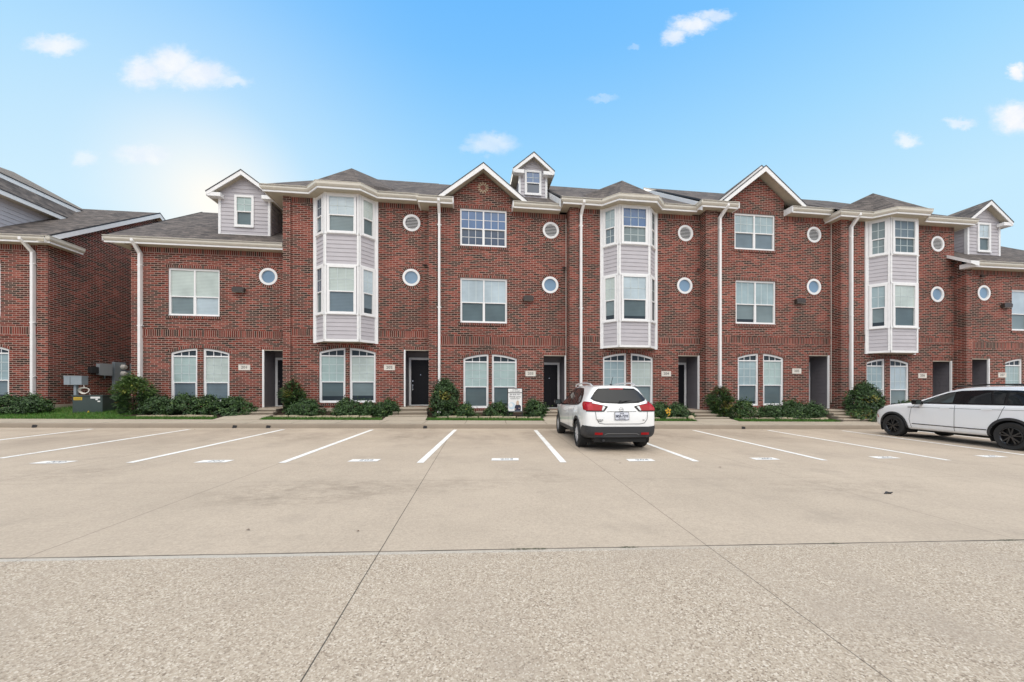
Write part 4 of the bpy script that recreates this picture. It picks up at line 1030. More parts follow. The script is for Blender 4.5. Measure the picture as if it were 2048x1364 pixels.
# ------------------------------------------------------------------ shrubs
def shrub(kind, X, Y, rx, z0, z1, label, group, cols=None):
    rng = random.Random(int(X*100)+77); root = thing('shrub', label, 'shrub', (X, Y, z0), 0, group)
    h = z1-z0; ry = min(rx*.9, .62); b = MB(); lumps = [(rng.uniform(0, 6.28), rng.uniform(.0, 1.3), rng.uniform(.06, .20)) for _ in range(9)]
    tall = kind in ('tall', 'nan'); N = {'low': 2000, 'lowr': 1700, 'lowb': 900, 'tall': 4600, 'nan': 3000}[kind]
    N = int(N*1.7*max(.7, rx/.58))
    wts = {'low': (.46, .42, .12, 0, 0), 'lowr': (.38, .38, .14, .05, .05), 'lowb': (.3, .3, .1, .1, .2), 'tall': (.55, .38, .06, .01, 0), 'nan': (.42, .36, .12, .04, .06)}[kind]
    names = ('leaf_dark', 'leaf', 'leaf_lite', 'leaf_yel', 'leaf_red')
    yel = (rng.uniform(-.3, .4)*rx, rng.uniform(.45, .7)*h)
    K = max(60, int(N/20)); cl = []
    for _ in range(K):                                           # sprigs first, leaves about them
        th = rng.uniform(0, 2*math.pi)
        if tall:
            zf = rng.random()**.8; prof = (1-zf**3.0)**.5*(.80+.20*math.sin(zf*3.1)) if kind == 'tall' else (.45+.75*zf if zf < .6 else max(.0, 1-(zf-.6)/.4)**.6*.92+.02)
        else:
            zf = rng.random()**.85; prof = math.sqrt(max(0, 1-(max(0, zf-.12)/.88)**2))
        lump = 1+sum(a*math.cos(th-t0)*math.exp(-((zf*1.3-e)/.35)**2) for t0, e, a in lumps)*.62
        rr = rng.uniform(.80, 1.04) if rng.random() < .74 else rng.uniform(.25, .8)
        cl.append((th, zf, prof*lump*rr, rng.uniform(.04, .085), rng.random(), rng.uniform(-.05, .10) if rng.random() < .3 else 0))
    for q_ in range(N):
        th, zf, r, sg_, tone, up_ = cl[q_ % K]
        x, y, z = r*rx*math.cos(th)+rng.gauss(0, sg_), r*ry*math.sin(th)+rng.gauss(0, sg_), max(.02, h*zf*(1+.07*math.sin(5*th+X))+rng.gauss(0, sg_*.8)+up_*abs(rng.gauss(0, 1)))
        out = Vector((math.cos(th), math.sin(th), .75+.9*(zf-.3))).normalized()
        n = (out+Vector((rng.gauss(0, .55), rng.gauss(0, .55), rng.gauss(0, .55)))).normalized()
        a = n.cross(Vector((rng.gauss(0, 1), rng.gauss(0, 1), rng.gauss(0, 1)))).normalized(); c = n.cross(a)
        L = rng.uniform(.032, .06) if kind != 'nan' else rng.uniform(.05, .09); Wd = L*(.5 if kind != 'nan' else .24)
        if kind == 'nan': a = (a*.5+Vector((math.cos(th), math.sin(th), rng.uniform(-.5, .35)))*.8).normalized(); c = n.cross(a).normalized()
        q = rng.random()*.6+tone*.4; k = 0; acc = 0
        for k, wv in enumerate(wts):
            acc += wv
            if q < acc: break
        if tall and abs(x-yel[0]) < .22 and abs(z-yel[1]) < .18 and y < 0 and rng.random() < .45: k = 3
        if kind == 'nan' and zf > (.6 if X < -13 else .78) and rng.random() < (.6 if X < -13 else .35): k = 2 if X < -13 else 4
        P = Vector((x, y, z)); tip = P+a*L; base = P-a*L; sg = n*(-L*.18)
        b.face([base+sg, P-c*Wd, tip+sg, P+c*Wd], names[k], uv=[(0, 0)]*4)
    b.build('foliage', root)
    s_ = MB()
    for j in range(5 if tall else 4):
        a = 6.28*j/5+rng.random(); r_ = rx*.55
        s_.tube([(math.cos(a)*.05, math.sin(a)*.05, -.06), (math.cos(a)*r_*.4, math.sin(a)*ry*.3, h*.4), (math.cos(a)*r_, math.sin(a)*ry*.5, h*.8)], [.014, .010, .004], 'stem', 5, False)
    s_.build('stem', root)
T_ = 'tall shrubs beside the downspouts'; L_ = 'low clipped shrubs in the beds'
SH = [('low',-18.15,16.7,.62,.48,1.09,'low dark shrub under the arched window of the house across the grass gap',L_),
 ('low',-17.25,16.65,.50,.48,1.08,'low dark shrub at the foot of the left downspout, nearest the pedestal',L_),
 ('nan',-13.55,16.45,.76,.38,1.88,'big feathery yellow-green shrub beside the green transformer cabinet',T_),
 ('low',-12.40,16.3,.60,.36,1.07,'low shrub right beside the big feathery one by the cabinet',L_),
 ('low',-11.42,16.15,.56,.36,1.14,'low shrub under the left window of the low end house',L_),
 ('low',-10.60,16.25,.52,.36,1.09,'low shrub between the two arched windows of the low end house',L_),
 ('low',-9.63,16.25,.74,.36,1.04,'broad low shrub right before the entry of the low end house',L_),
 ('nan',-7.43,16.5,.50,.36,1.71,'tall shrub at the brick corner between low end house and first bay',T_),
 ('low',-6.68,15.95,.70,.30,.91,'low shrub in front of the tall one at the first bay house',L_),
 ('low',-5.05,15.9,.66,.28,.91,'low shrub under the arched windows of the first bay house',L_),
 ('low',-4.18,15.95,.46,.28,.80,'smallest middle shrub of three under the first bay',L_),
 ('low',-3.40,15.9,.54,.28,.88,'low shrub left of the steps to the fully visible black door',L_),
 ('tall',-.99,15.65,.60,.22,1.73,'tall rounded shrub with a yellow patch, right of the black door',T_),
 ('lowr',-.15,15.4,.46,.20,.73,'low reddish shrub against the foot of the tall rounded shrub',L_),
 ('low',1.33,15.5,.60,.18,.76,'low shrub left of the agent sign',L_),
 ('low',2.90,15.6,.56,.18,.86,'low shrub right of the agent sign',L_),
 ('low',8.40,15.0,.56,.14,.78,'low shrub holding the yellow ornament',L_),
 ('low',9.22,15.0,.50,.14,.71,'low shrub just right of the yellow ornament',L_),
 ('low',7.55,15.05,.5,.14,.74,'low shrub half hidden by the car tail light',L_),
 ('nan',11.35,15.0,.58,.12,1.44,'tall loose shrub at the downspout left of the plain gabled house',T_),
 ('lowr',12.18,14.7,.54,.10,.86,'low reddish shrub in front of the tall loose one',L_),
 ('low',13.59,14.75,.47,.10,.65,'small grey-green shrub under the windows of the plain gabled house',L_),
 ('low',14.64,14.75,.66,.10,.83,'largest low shrub under the plain gabled house',L_),
 ('low',15.72,14.8,.60,.09,.70,'low shrub left of the steps to the grey siding porch',L_),
 ('tall',18.2,14.55,.78,.10,1.58,'tall dark shrub just left of the long white car',T_),
 ('lowb',17.45,14.15,.66,-.03,.46,'low brownish plant at the base of the tall dark shrub',L_),
 ('low',20.2,14.3,.6,.06,.75,'low shrub behind the bonnet of the long white car',L_)]
for q in SH: shrub(*q)

# ------------------------------------------------------------------ utilities in the gap
r = thing('transformer_cabinet', 'green electrical transformer cabinet with yellow labels on the grass', 'utility box', (-15.45, 17.0, .30), R(5))
M['tgreen'] = mat('green_enamel', rough=.4, build=noisy((.045, .065, .06), .1, 4)); M['tdark'] = mat('dark_enamel', rough=.5, build=noisy((.028, .03, .03), .1, 4)); M['yellow'] = mat('yellow_label', (.75, .50, .03), .5)
b = MB(); b.plate(rect(-.5, .5, .0, .84), [], -.28, .30, 'tgreen'); b.build('cabinet', r)
b = MB(); b.plate(rect(-.5, .52, .0, .86), [], .31, .95, 'tdark'); b.box((-.53, -.31, .84), (.53, .30, .88), 'tgreen'); b.build('hood', r)
b = MB(); b.box((-.46, -.288, .68), (-.18, -.281, .80), 'yellow'); b.box((-.06, -.288, .05), (.12, -.281, .15), 'yellow'); b.box((.10, -.288, .74), (.42, -.281, .82), 'white'); b.box((.27, -.288, .68), (.35, -.281, .73), 'white'); b.box((.34, -.288, .60), (.43, -.281, .65), 'white'); b.build('warning_label', r)
b = MB(); [b.box((-.44, -.2905, .70+.03*k), (-.2, -.2885, .712+.03*k), 'ink') for k in range(3)]; b.plate([(-.02, .17), (.08, .17), (.03, .25)], [], -.288, -.281, 'yellow'); b.build('label_print', r)
b = MB(); b.box((-.62, -.36, -.12), (.62, 1.05, .0), 'concrete'); b.build('pad', r)
r = thing('utility_pedestal', 'grey utility box on a thin post with a hanging cable coil', 'utility box', (-17.05, 18.0, .50), 0)
b = MB(); b.box((-.05, -.05, 0), (.05, .05, 1.12), 'steel'); b.build('post', r)
b = MB(); b.plate(rect(-.34, .34, 1.12, 1.49), [], -.14, .14, 'steel'); b.box((-.35, -.15, 1.47), (.35, .15, 1.51), 'steel'); b.box((-.10, -.146, 1.13), (-.09, -.139, 1.47), 'black'); b.build('enclosure', r)
b = MB()
for k in range(4):
    rr = .14+.015*k; b.tube([(.38+rr*1.15*math.cos(a), -.05-.015*k+.03*math.sin(a*2), .86+rr*.75*math.sin(a)) for a in [6.283*j/18 for j in range(19)]], .012, 'plaque', 5, False)
b.tube([(.30, -.02, 1.14), (.36, -.05, 1.02), (.38, -.05, .97)], .014, 'plaque', 5); b.tube([(.5, -.05, .80), (.58, -.05, .72), (.62, -.05, .60)], .008, 'plaque', 5); b.build('cable_coil', r)
XW = -17.86
r = thing('junction_box', 'grey square junction box with a small dark box on the side wall', 'utility box', (XW, 20.05, 2.12), 0)
b = MB(); b.box((0, -.30, .0), (.16, .30, .56), 'steel2'); b.box((.16, -.31, -.01), (.175, .31, .57), 'steel2'); b.build('enclosure', r)
b = MB(); b.box((0, -.68, .08), (.16, -.35, .38), 'tdark'); b.build('small_box', r)
b = MB(); b.tube([(.06, .05, 0), (.06, .05, -.16)], .025, 'steel', 6); b.build('conduit', r)
r = thing('meter_bank', 'tall grey panel with three round electric meters on the side wall', 'meter panel', (XW, 20.75, 1.3), 0)
b = MB(); b.box((0, -.22, 0), (.14, .36, 1.52), 'steel'); b.build('panel', r)
for k in range(3):
    b = MB(); z = 1.28-.34*k; b.tube([(.14, .18, z), (.20, .18, z), (.30, .18, z), (.31, .18, z)], [.13, .13, .10, .02], 'plaque', 14); b.build('meter', r)
r = thing('distribution_box', 'grey wall box beside the meter panel, behind the big feathery shrub', 'utility box', (XW, 21.5, 1.3), 0)
b = MB(); b.box((0, -.36, 0), (.22, .5, 1.12), 'steel'); b.build('enclosure', r)
b = MB(); b.box((0, .0, 1.12), (.2, .5, 1.5), 'steel'); b.build('top_box', r)

# ------------------------------------------------------------------ agent sign, ornament, stone, litter
SX, SY, SZ = 1.99, 15.15, gz(2)+.22
r = thing('agent_sign', 'white real estate sign with a portrait in a black metal frame', 'sign', (SX, SY, SZ), R(-2))
b = MB()
for x in (-.31, .31): b.bar((x, 0, -.1), (x, 0, 1.27), .03, .03, 'black')
for z in (1.265, 1.075, .27): b.bar((-.325, 0, z), (.325, 0, z), .03, .03, 'black')
b.bar((-.31, 0, .12), (.31, 0, .12), .02, .02, 'black'); b.build('frame', r)
b = MB(); b.box((-.295, -.012, 1.09), (.295, .008, 1.25), 'white'); ri = b.build('rider_panel', r)
b = MB(); b.box((-.295, -.012, .285), (.295, .008, 1.06), 'white'); b.box((-.295, -.0135, .285), (.295, -.012, .305), 'steel'); pn = b.build('sign_panel', r)
for txt, sz, z, p in (('TO LEASE', .055, 1.21, ri), ('12 473 700 8087', .066, 1.135, ri), ('281 818 7071', .088, 1.00, pn), ('Wendy Lavine', .088, .905, pn), ('Residential Agent', .06, .825, pn)):
    text_mesh(txt, sz, 'gray_ink' if sz < .07 else 'ink', 'lettering', p, T=lambda x, y, zz, z=z: Vector((x*.95, -.0135-abs(zz)*.2, y+z)), ext=.002, bold=.0015)
M['skin_print'] = mat('printed_skin', (.62, .44, .36), .6); M['hair_print'] = mat('printed_hair', (.50, .40, .27), .6); M['navy_print'] = mat('printed_navy', (.018, .02, .045), .6); M['sky_print'] = mat('printed_pale_blue', (.55, .66, .74), .6)
b = MB(); b.plate(circ(-.14, .52, .15, 20), [], -.0135, -.012, 'sky_print'); b.plate(circ(-.17, .55, .085, 16), [], -.0142, -.0136, 'white')
b.plate([(-.02, .306), (.24, .306), (.25, .50), (.20, .56), (.09, .585), (.02, .55), (-.015, .47)], [], -.0138, -.012, 'navy_print')
b.plate([(.035, .545), (.06, .70), (.10, .745), (.15, .735), (.165, .66), (.16, .55), (.12, .60), (.08, .60)], [], -.0145, -.0139, 'hair_print')
b.plate([(q[0]*1., q[1]) for q in circ(.108, .665, .040, 14)], [], -.0152, -.0146, 'skin_print'); b.plate([(.085, .56), (.13, .56), (.125, .635), (.09, .635)], [], -.0150, -.0146, 'skin_print')
for q in ((.02, .385), (.17, .415)): b.plate(circ(*q, .022, 10), [], -.0145, -.0139, 'skin_print')
b.build('portrait', pn)
M['gold'] = mat('yellow_plastic', (.70, .40, .04), .4)
r = thing('garden_ornament', 'small yellow flower ornament on a stake in the shrub', 'garden ornament', (8.50, 14.46, .10), 0)
b = MB()
for k in range(5):
    a = 6.283*k/5+.4; T = (lambda x, y, z, a=a: (math.cos(a)*x-math.sin(a)*z, y+.03*x, .40+math.sin(a)*x+math.cos(a)*z))
    b.plate([(.02, -.012), (.07, -.04), (.125, -.025), (.135, .01), (.11, .04), (.06, .035)], [], -.012, .0, 'gold', T=T)
b.build('petals', r); b = MB(); b.tube([(0, .01, 0), (0, .01, .4)], .008, 'gold', 6); b.plate(circ(0, .40, .028, 10), [], -.03, -.012, 'leaf_red'); b.plate([(-.01, .18), (.07, .22), (.09, .30), (.02, .24)], [], -.01, .0, 'gold'); b.build('stake', r)
b = MB(); b.plate([(x, z) for x, z in circ(0, .10, .13, 14)], [], -.05, .05, 'stone'); o = b.build('field_stone'); o.location = (9.55, 14.42, .07); o.rotation_euler = (R(-12), 0, .2); tag(o, 'round flat tan stone standing at the corner of the shrub bed', 'stone')
b = MB(); b.tube([(-.05, 0, .004), (0, .012, .02), (.04, 0, .012), (.06, -.02, .03)], [.006, .016, .014, .004], 'black', 6); o = b.build('litter'); o.location = (5.75, 4.3, gz(5.75)); tag(o, 'small black scrap lying alone on the open concrete', 'litter')
rng = random.Random(5); lm = []
for k, (x, y) in enumerate(((-8.9, 13.0), (4.6, 6.1), (9.0, 12.35), (9.35, 12.4), (11.0, 12.3), (-1.05, 3.62), (-2.1, 3.75), (-3.5, 11.9), (2.9, 6.6), (-5.9, 12.9))):
    b = MB(); a = rng.uniform(0, 6.28); L = .02+.012*rng.random()
    b.face([(-L, 0, .004), (0, -L*.5, .012), (L, 0, .006), (0, L*.5, .010)], 'leaf_red' if k % 2 else 'stem'); o = b.build('fallen_leaf'); o.location = (x, y, gz(x)+.004); o.rotation_euler = (0, 0, a)
    tag(o, 'small dry brown leaf lying on the parking concrete', 'leaf', 'dry leaves scattered on the concrete')

# ------------------------------------------------------------------ cars
M['paint'] = mat('pearl_paint', (.86, .86, .845), .25, coat=1.); M['paint2'] = mat('white_car_paint', (.85, .86, .875), .25, coat=1.)
M['glass'] = mat('tinted_glass', (.008, .010, .012), .04, spec=.35, coat=.0); M['glass2'] = mat('window_glass', (.035, .045, .045), .04, spec=.5, coat=.2)
M['rubber'] = mat('rubber', (.018, .018, .018), .8); M['alloy'] = mat('alloy', (.62, .62, .63), .35, .35); M['blackalloy'] = mat('black_alloy', (.07, .07, .073), .25, .7)
M['clad'] = mat('grey_black_cladding', (.028, .029, .032), .6); M['redlens'] = mat('red_lens', (.30, .003, .007), .2, spec=.25, coat=.08); M['redlite'] = mat('light_red_lens', (.36, .012, .02), .2, spec=.25, coat=.08)
M['clear'] = mat('clear_lens', (.55, .57, .58), .12, coat=1.); M['seam'] = mat('panel_gap', (.12, .12, .12), .7); M['plate'] = mat('plate_paint', (.62, .64, .70), .4); M['navy_ink'] = mat('plate_ink', (.015, .02, .07), .5)
M['gloss'] = mat('gloss_black', (.008, .008, .009), .2, spec=.3); M['amber'] = mat('amber_lens', (.55, .09, .03), .2, coat=1.); M['under'] = mat('underbody', (.012, .012, .012), .9)
def itp(keys, x):
    if x <= keys[0][0]: return keys[0][1]
    for (a, p), (c, q) in zip(keys, keys[1:]):
        if x <= c: return p+(q-p)*(x-a)/(c-a)
    return keys[-1][1]
def car_body(root, xs, zt, zb, hw, belt, wr, paint, axles, rw):
    v, f = [], []; rows = []
    for x in xs:
        t_, b_, w_, r_ = itp(zt, x), itp(zb, x), itp(hw, x), itp(wr, x); be = min(itp(belt, x), t_-.03); H = t_-be
        g = lambda k: .955*w_+(min(r_, .95*w_)-.955*w_)*k
        half = [(0, b_), (.7*w_, b_), (.93*w_, b_+.03), (.985*w_, b_+.12), (w_, b_+.5*(be-b_)), (.998*w_, be-.10), (.98*w_, be-.012), (.955*w_, be+.012), (g(.5), be+.5*H), (g(.93), be+.86*H), (g(1)*.90, be+.965*H), (g(1)*.5, be+.995*H), (0, t_)]
        ring = half+[(-y, z) for y, z in half[-2:0:-1]]
        rows.append([len(v)+k for k in range(len(ring))]); v += [(x, y, z) for y, z in ring]
    n = len(rows[0])
    for a, c in zip(rows, rows[1:]):
        for k in range(n): f.append([a[k], c[k], c[(k+1) % n], a[(k+1) % n]])
    f.append(rows[0]); f.append(rows[-1][::-1])
    me = bpy.data.meshes.new('body'); me.from_pydata(v, [], f); me.materials.append(M[paint])
    bm = bmesh.new(); bm.from_mesh(me); bmesh.ops.recalc_face_normals(bm, faces=bm.faces)
    if bm.calc_volume(signed=True) < 0: bmesh.ops.reverse_faces(bm, faces=bm.faces)
    bm.to_mesh(me); bm.free()
    o = bpy.data.objects.new('body', me); C.objects.link(o); ms = o.modifiers.new('s', 'SUBSURF'); ms.levels = ms.render_levels = 3
    dg = bpy.context.evaluated_depsgraph_get(); m2 = bpy.data.meshes.new_from_object(o.evaluated_get(dg), depsgraph=dg); o.modifiers.clear()
    bv = BVHTree.FromPolygons([q.co.copy() for q in m2.vertices], [list(p.vertices) for p in m2.polygons])
    bm = bmesh.new(); bm.from_mesh(m2)                           # open the wheel arches; the cladding ring covers the cut edge
    dead = [fc for fc in bm.faces if any(abs(fc.calc_center_median().y) > .5 and (fc.calc_center_median().x-a)**2+(fc.calc_center_median().z-rw)**2 < (rw*1.22)**2 for a in axles)]
    bmesh.ops.delete(bm, geom=dead, context='FACES'); bm.to_mesh(m2); bm.free(); o.data = m2
    for p in m2.polygons: p.use_smooth = True
    for a in axles:
        for sd in (-1, 1):
            b = MB(); N = 24; Rr = rw*1.25; y0, y1 = sd*.52, sd*(itp(hw, a)-.035)
            P = [(a+Rr*math.cos(R(-25+230*k/N)), rw+Rr*math.sin(R(-25+230*k/N))) for k in range(N+1)]
            for p, q in zip(P, P[1:]): b.face([(p[0], y0, p[1]), (q[0], y0, q[1]), (q[0], y1, q[1]), (p[0], y1, p[1])], 'under')
            b.face([(p[0], y0, p[1]) for p in P], 'under'); b.build('wheel_well', root)
    o.parent = root; return o, bv
def decal(parent, bv, name, mname, outline, axis='y', side=1, off=.005, step=.07, holes=(), thick=0.):
    """a panel cut to an outline and laid on the body surface"""
    bm = bmesh.new(); tris = tessellate_polygon([[Vector((*p, 0)) for p in l] for l in [outline]+list(holes)])
    flat = [p for l in [outline]+list(holes) for p in l]; vs_ = [bm.verts.new((p[0], p[1], 0)) for p in flat]
    for q in tris:
        try: bm.faces.new([vs_[i] for i in q])
        except ValueError: pass
    for ax in (0, 1):
        lo = min(p[ax] for p in outline); hi = max(p[ax] for p in outline); k = lo+step
        while k < hi-1e-4:
            nn = Vector((0, 0, 0)); nn[ax] = 1; cc = Vector((0, 0, 0)); cc[ax] = k
            bmesh.ops.bisect_plane(bm, geom=bm.verts[:]+bm.edges[:]+bm.faces[:], plane_co=cc, plane_no=nn); k += step
    for q in bm.verts:
        a, c = q.co.x, q.co.y
        if axis == 'y': org, dr = Vector((a, 3*side, c)), Vector((0, -side, 0))
        elif axis == 'x': org, dr = Vector((-3*side if side > 0 else 9, a, c)), Vector((side, 0, 0))
        else: org, dr = Vector((a, c, 4)), Vector((0, 0, -1))
        h, n, i_, d_ = bv.ray_cast(org, dr)
        if h is None:
            h, n, i_, d_ = bv.find_nearest(org+dr*2.2)
        if n.dot(dr) > 0: n = -n
        q.co = h+n*off-dr*.002
    bmesh.ops.recalc_face_normals(bm, faces=bm.faces)
    me = bpy.data.meshes.new(name); bm.to_mesh(me); bm.free(); me.materials.append(M[mname])
    for p in me.polygons: p.use_smooth = True
    o = bpy.data.objects.new(name, me); C.objects.link(o); o.parent = parent; return o
def strip2(pts, w):
    """thin polygon along a 2D polyline"""
    P = [Vector(p) for p in pts]; L, Rr = [], []
    for i, p in enumerate(P):
        dv = (P[min(i+1, len(P)-1)]-P[max(i-1, 0)]).normalized(); n = Vector((-dv.y, dv.x))*w/2; L.append(tuple(p+n)); Rr.append(tuple(p-n))
    return L+Rr[::-1]
def wheel(root, x, y, rw, s, rim, spokes=5, width=.215):
    b = MB(); P = [(.60, .0), (.64, .02), (.70, .02), (.93, .0), (.985, .02), (1., .045), (1., width-.045), (.985, width-.02), (.93, width), (.62, width)]; N = 36
    for (r0, w0), (r1, w1) in zip(P, P[1:]):
        for k in range(N):
            a0, a1 = 6.28318*k/N, 6.28318*(k+1)/N
            b.face([(math.cos(a)*r*rw, -s*w_, math.sin(a)*r*rw) for a, r, w_ in ((a0, r0, w0), (a1, r0, w0), (a1, r1, w1), (a0, r1, w1))], 'rubber', uv=[(0, 0)]*4)
    o = b.build('wheel', root, smooth=True, loc=(x, y, rw))
    b = MB()
    def ringf(r0, r1, y0, y1, m):
        for k in range(N):
            a0, a1 = 6.28318*k/N, 6.28318*(k+1)/N
            b.face([(math.cos(a)*r*rw, -s*yy, math.sin(a)*r*rw) for a, r, yy in ((a0, r0, y0), (a1, r0, y0), (a1, r1, y1), (a0, r1, y1))], m, uv=[(0, 0)]*4)
    ringf(.66, .60, .012, .03, rim); ringf(.60, .585, .03, .10, rim); ringf(.585, .01, .10, .11, 'under'); ringf(.12, .10, .012, .10, rim); ringf(.001, .12, .008, .012, rim)
    for k in range(spokes):
        a = 6.28318*k/spokes+.3
        for da in (-.17, .17):
            p0 = Vector((math.cos(a+da*.5)*.10*rw, -s*.026, math.sin(a+da*.5)*.10*rw)); p1 = Vector((math.cos(a+da*1.25)*.615*rw, -s*.03, math.sin(a+da*1.25)*.615*rw))
            b.bar(p0, p1, .036, .030, rim)
    b.build('rim', o); return o
def arcp(cx, cz, r0, r1, a0, a1, n=22):
    return [(cx+r1*math.cos(R(a0+(a1-a0)*i/n)), cz+r1*math.sin(R(a0+(a1-a0)*i/n))) for i in range(n+1)]+[(cx+r0*math.cos(R(a1+(a0-a1)*i/n)), cz+r0*math.sin(R(a1+(a0-a1)*i/n))) for i in range(n+1)]
def mirror_part(root, x, y, z, s, shell):
    b = MB(); T = (lambda u, v, w_: (x+v, y+s*u, z+w_))
    b.plate([(.0, -.03), (.05, -.07), (.19, -.075), (.225, -.02), (.21, .06), (.14, .085), (.04, .07)], [], -.03, .09, shell, T=T); b.bar((x+.02, y-s*.08, z-.05), (x+.02, y+s*.06, z-.04), .05, .04, shell)
    o = b.build('mirror', root, smooth=False); b = MB(); b.plate([(.05, -.05), (.18, -.055), (.20, -.015), (.19, .045), (.13, .065), (.05, .05)], [], -.034, -.0305, 'glass2', T=T); b.build('mirror_glass', o)
def ptext(parent, bv, txt, sz, mname, y, z, name='lettering', off=.008, sx=1.):
    def T(a, c, e):
        h, n, i_, d_ = bv.ray_cast(Vector((-3, y-a*sx, z+c)), Vector((1, 0, 0)))
        return (h if h else Vector((0, y-a*sx, z+c)))-Vector((off+abs(e)*.5, 0, 0))
    return text_mesh(txt, sz, mname, name, parent, T=T, ext=.002, bold=.001)

# ---- compact crossover seen from behind
A0 = thing('parked_car', 'white compact crossover with red tail lights parked nose-in, seen from behind', 'car', (3.55+.86*-.085, 8.68-.86, gz(3.6)), R(90-4.9))
ax = (.86, 3.70); rw = .335
xs = [0, .03, .08, .16, .28, .40, .46, .6, .86, 1.2, 1.6, 2.0, 2.5, 2.7, 2.9, 3.2, 3.45, 3.6, 3.8, 4.1, 4.3, 4.42, 4.48, 4.5]
zt = [(0,.76),(.03,.97),(.08,1.07),(.16,1.15),(.40,1.43),(.46,1.505),(.6,1.53),(1.2,1.565),(2.0,1.56),(2.5,1.515),(2.9,1.38),(3.45,1.07),(3.6,1.02),(4.1,.94),(4.35,.83),(4.47,.68),(4.5,.55)]
zb_k = [(0,.40),(.1,.31),(.5,.25),(4.0,.24),(4.4,.27),(4.5,.38)]
hwk = [(0,.70),(.03,.755),(.08,.795),(.2,.83),(.6,.855),(1.2,.86),(3.2,.86),(3.9,.84),(4.25,.76),(4.42,.64),(4.5,.48)]
bk = [(0,.72),(.03,.93),(.08,1.02),(.3,1.06),(1,1.045),(2,1.0),(3.2,.96),(3.6,.95),(4.3,.80),(4.5,.54)]
wk = [(0,.66),(.1,.63),(.3,.57),(.46,.545),(.6,.55),(1.2,.57),(2.2,.575),(2.9,.58),(3.45,.68),(3.7,.72),(4.3,.66),(4.5,.42)]
body, bv = car_body(A0, xs, zt, zb_k, hwk, bk, wk, 'paint', ax, rw)
for s in (1, -1):
    for x in ax: wheel(A0, x, s*.855, rw, s, 'alloy'); 
    decal(A0, bv, 'window_trim', 'gloss', [(.62,1.13),(.74,1.06),(1.1,1.035),(2.1,1.005),(3.28,.965),(3.36,1.0),(2.95,1.26),(2.6,1.40),(2.2,1.47),(1.6,1.49),(1.1,1.455),(.84,1.33)], 'y', s, .004)
    decal(A0, bv, 'side_window', 'glass', [(1.86,1.035),(2.95,1.0),(3.1,1.02),(2.86,1.21),(2.55,1.35),(2.2,1.425),(1.92,1.44)], 'y', s, .009)
    decal(A0, bv, 'side_window', 'glass', [(1.08,1.06),(1.76,1.04),(1.80,1.44),(1.45,1.44),(1.15,1.40)], 'y', s, .009)
    decal(A0, bv, 'side_window', 'glass', [(.74,1.13),(.82,1.08),(1.0,1.065),(1.06,1.37),(.92,1.31)], 'y', s, .009)
    for q in ax: decal(A0, bv, 'arch_cladding', 'clad', arcp(q, rw*.98, rw*1.16, rw*1.36, -14, 194), 'y', s, .012, .05)
    decal(A0, bv, 'sill_cladding', 'clad', [(ax[0]+rw*1.2,.26),(ax[1]-rw*1.2,.25),(ax[1]-rw*1.25,.42),(ax[0]+rw*1.25,.44)], 'y', s, .010)
    decal(A0, bv, 'bumper_side', 'clad', [(.0,.36),(.42,.26),(ax[0]-rw*1.16,.28),(ax[0]-rw*1.30,.52),(.30,.60),(.0,.60)], 'y', s, .009, .05)
    decal(A0, bv, 'door_seam', 'seam', strip2([(1.25,.44),(1.30,.62),(1.22,.90),(1.10,1.03)], .012), 'y', s, .004)
    decal(A0, bv, 'door_seam', 'seam', strip2([(1.84,.43),(1.86,.8),(1.84,1.02)], .012), 'y', s, .004); decal(A0, bv, 'door_seam', 'seam', strip2([(3.02,.42),(3.06,.75),(2.98,.98)], .012), 'y', s, .004)
    for q in ((1.36, .93), (2.02, .905)): 
        dh = decal(A0, bv, 'door_handle', 'paint', strip2([(q[0], q[1]), (q[0]+.20, q[1]-.005)], .035), 'y', s, .022)
    decal(A0, bv, 'tail_light', 'redlens', [(.0,.94),(.24,.965),(.30,1.03),(.46,1.10),(.44,1.145),(.20,1.135),(.0,1.12)], 'y', s, .012, .04)
    tl = decal(A0, bv, 'tail_light', 'gloss', [(s*.79,.925),(s*.79,1.13),(s*.62,1.105),(s*.32,1.045),(s*.30,1.03),(s*.40,.925)], 'x', 1, .010, .05)
    decal(tl, bv, 'lens', 'redlens', [(s*.79,.945),(s*.79,1.12),(s*.62,1.095),(s*.42,1.05),(s*.46,.945)], 'x', 1, .015, .05); decal(tl, bv, 'reversing_lens', 'clear', [(s*.455,.95),(s*.42,1.045),(s*.36,1.03),(s*.42,.95)], 'x', 1, .015, .05)
    decal(tl, bv, 'light_bar', 'redlite', [(s*.76,.955),(s*.76,1.10),(s*.66,1.085),(s*.64,.955)], 'x', 1, .018, .05)
    decal(A0, bv, 'rear_reflector', 'redlens', [(s*.44,.40),(s*.62,.405),(s*.62,.455),(s*.44,.45)], 'x', 1, .018)
    b = MB(); b.tube([(2.35, s*.545, 1.53), (2.25, s*.545, 1.575), (1.6, s*.55, 1.60), (1.0, s*.545, 1.59), (.72, s*.54, 1.565), (.60, s*.53, 1.525)], .019, 'alloy', 8); b.build('roof_rail', A0)
    mirror_part(A0, 2.98, s*.85, 1.06, s, 'gloss')
    decal(A0, bv, 'headlight', 'clear', [(3.95,.80),(4.40,.70),(4.44,.78),(4.05,.92)], 'y', s, .01)
rg = decal(A0, bv, 'rear_window', 'gloss', [(-.44,1.45),(0,1.462),(.44,1.45),(.52,1.38),(.645,1.215),(.60,1.165),(.42,1.115),(0,1.10),(-.42,1.115),(-.60,1.165),(-.645,1.215),(-.52,1.38)], 'x', 1, .006, .05)
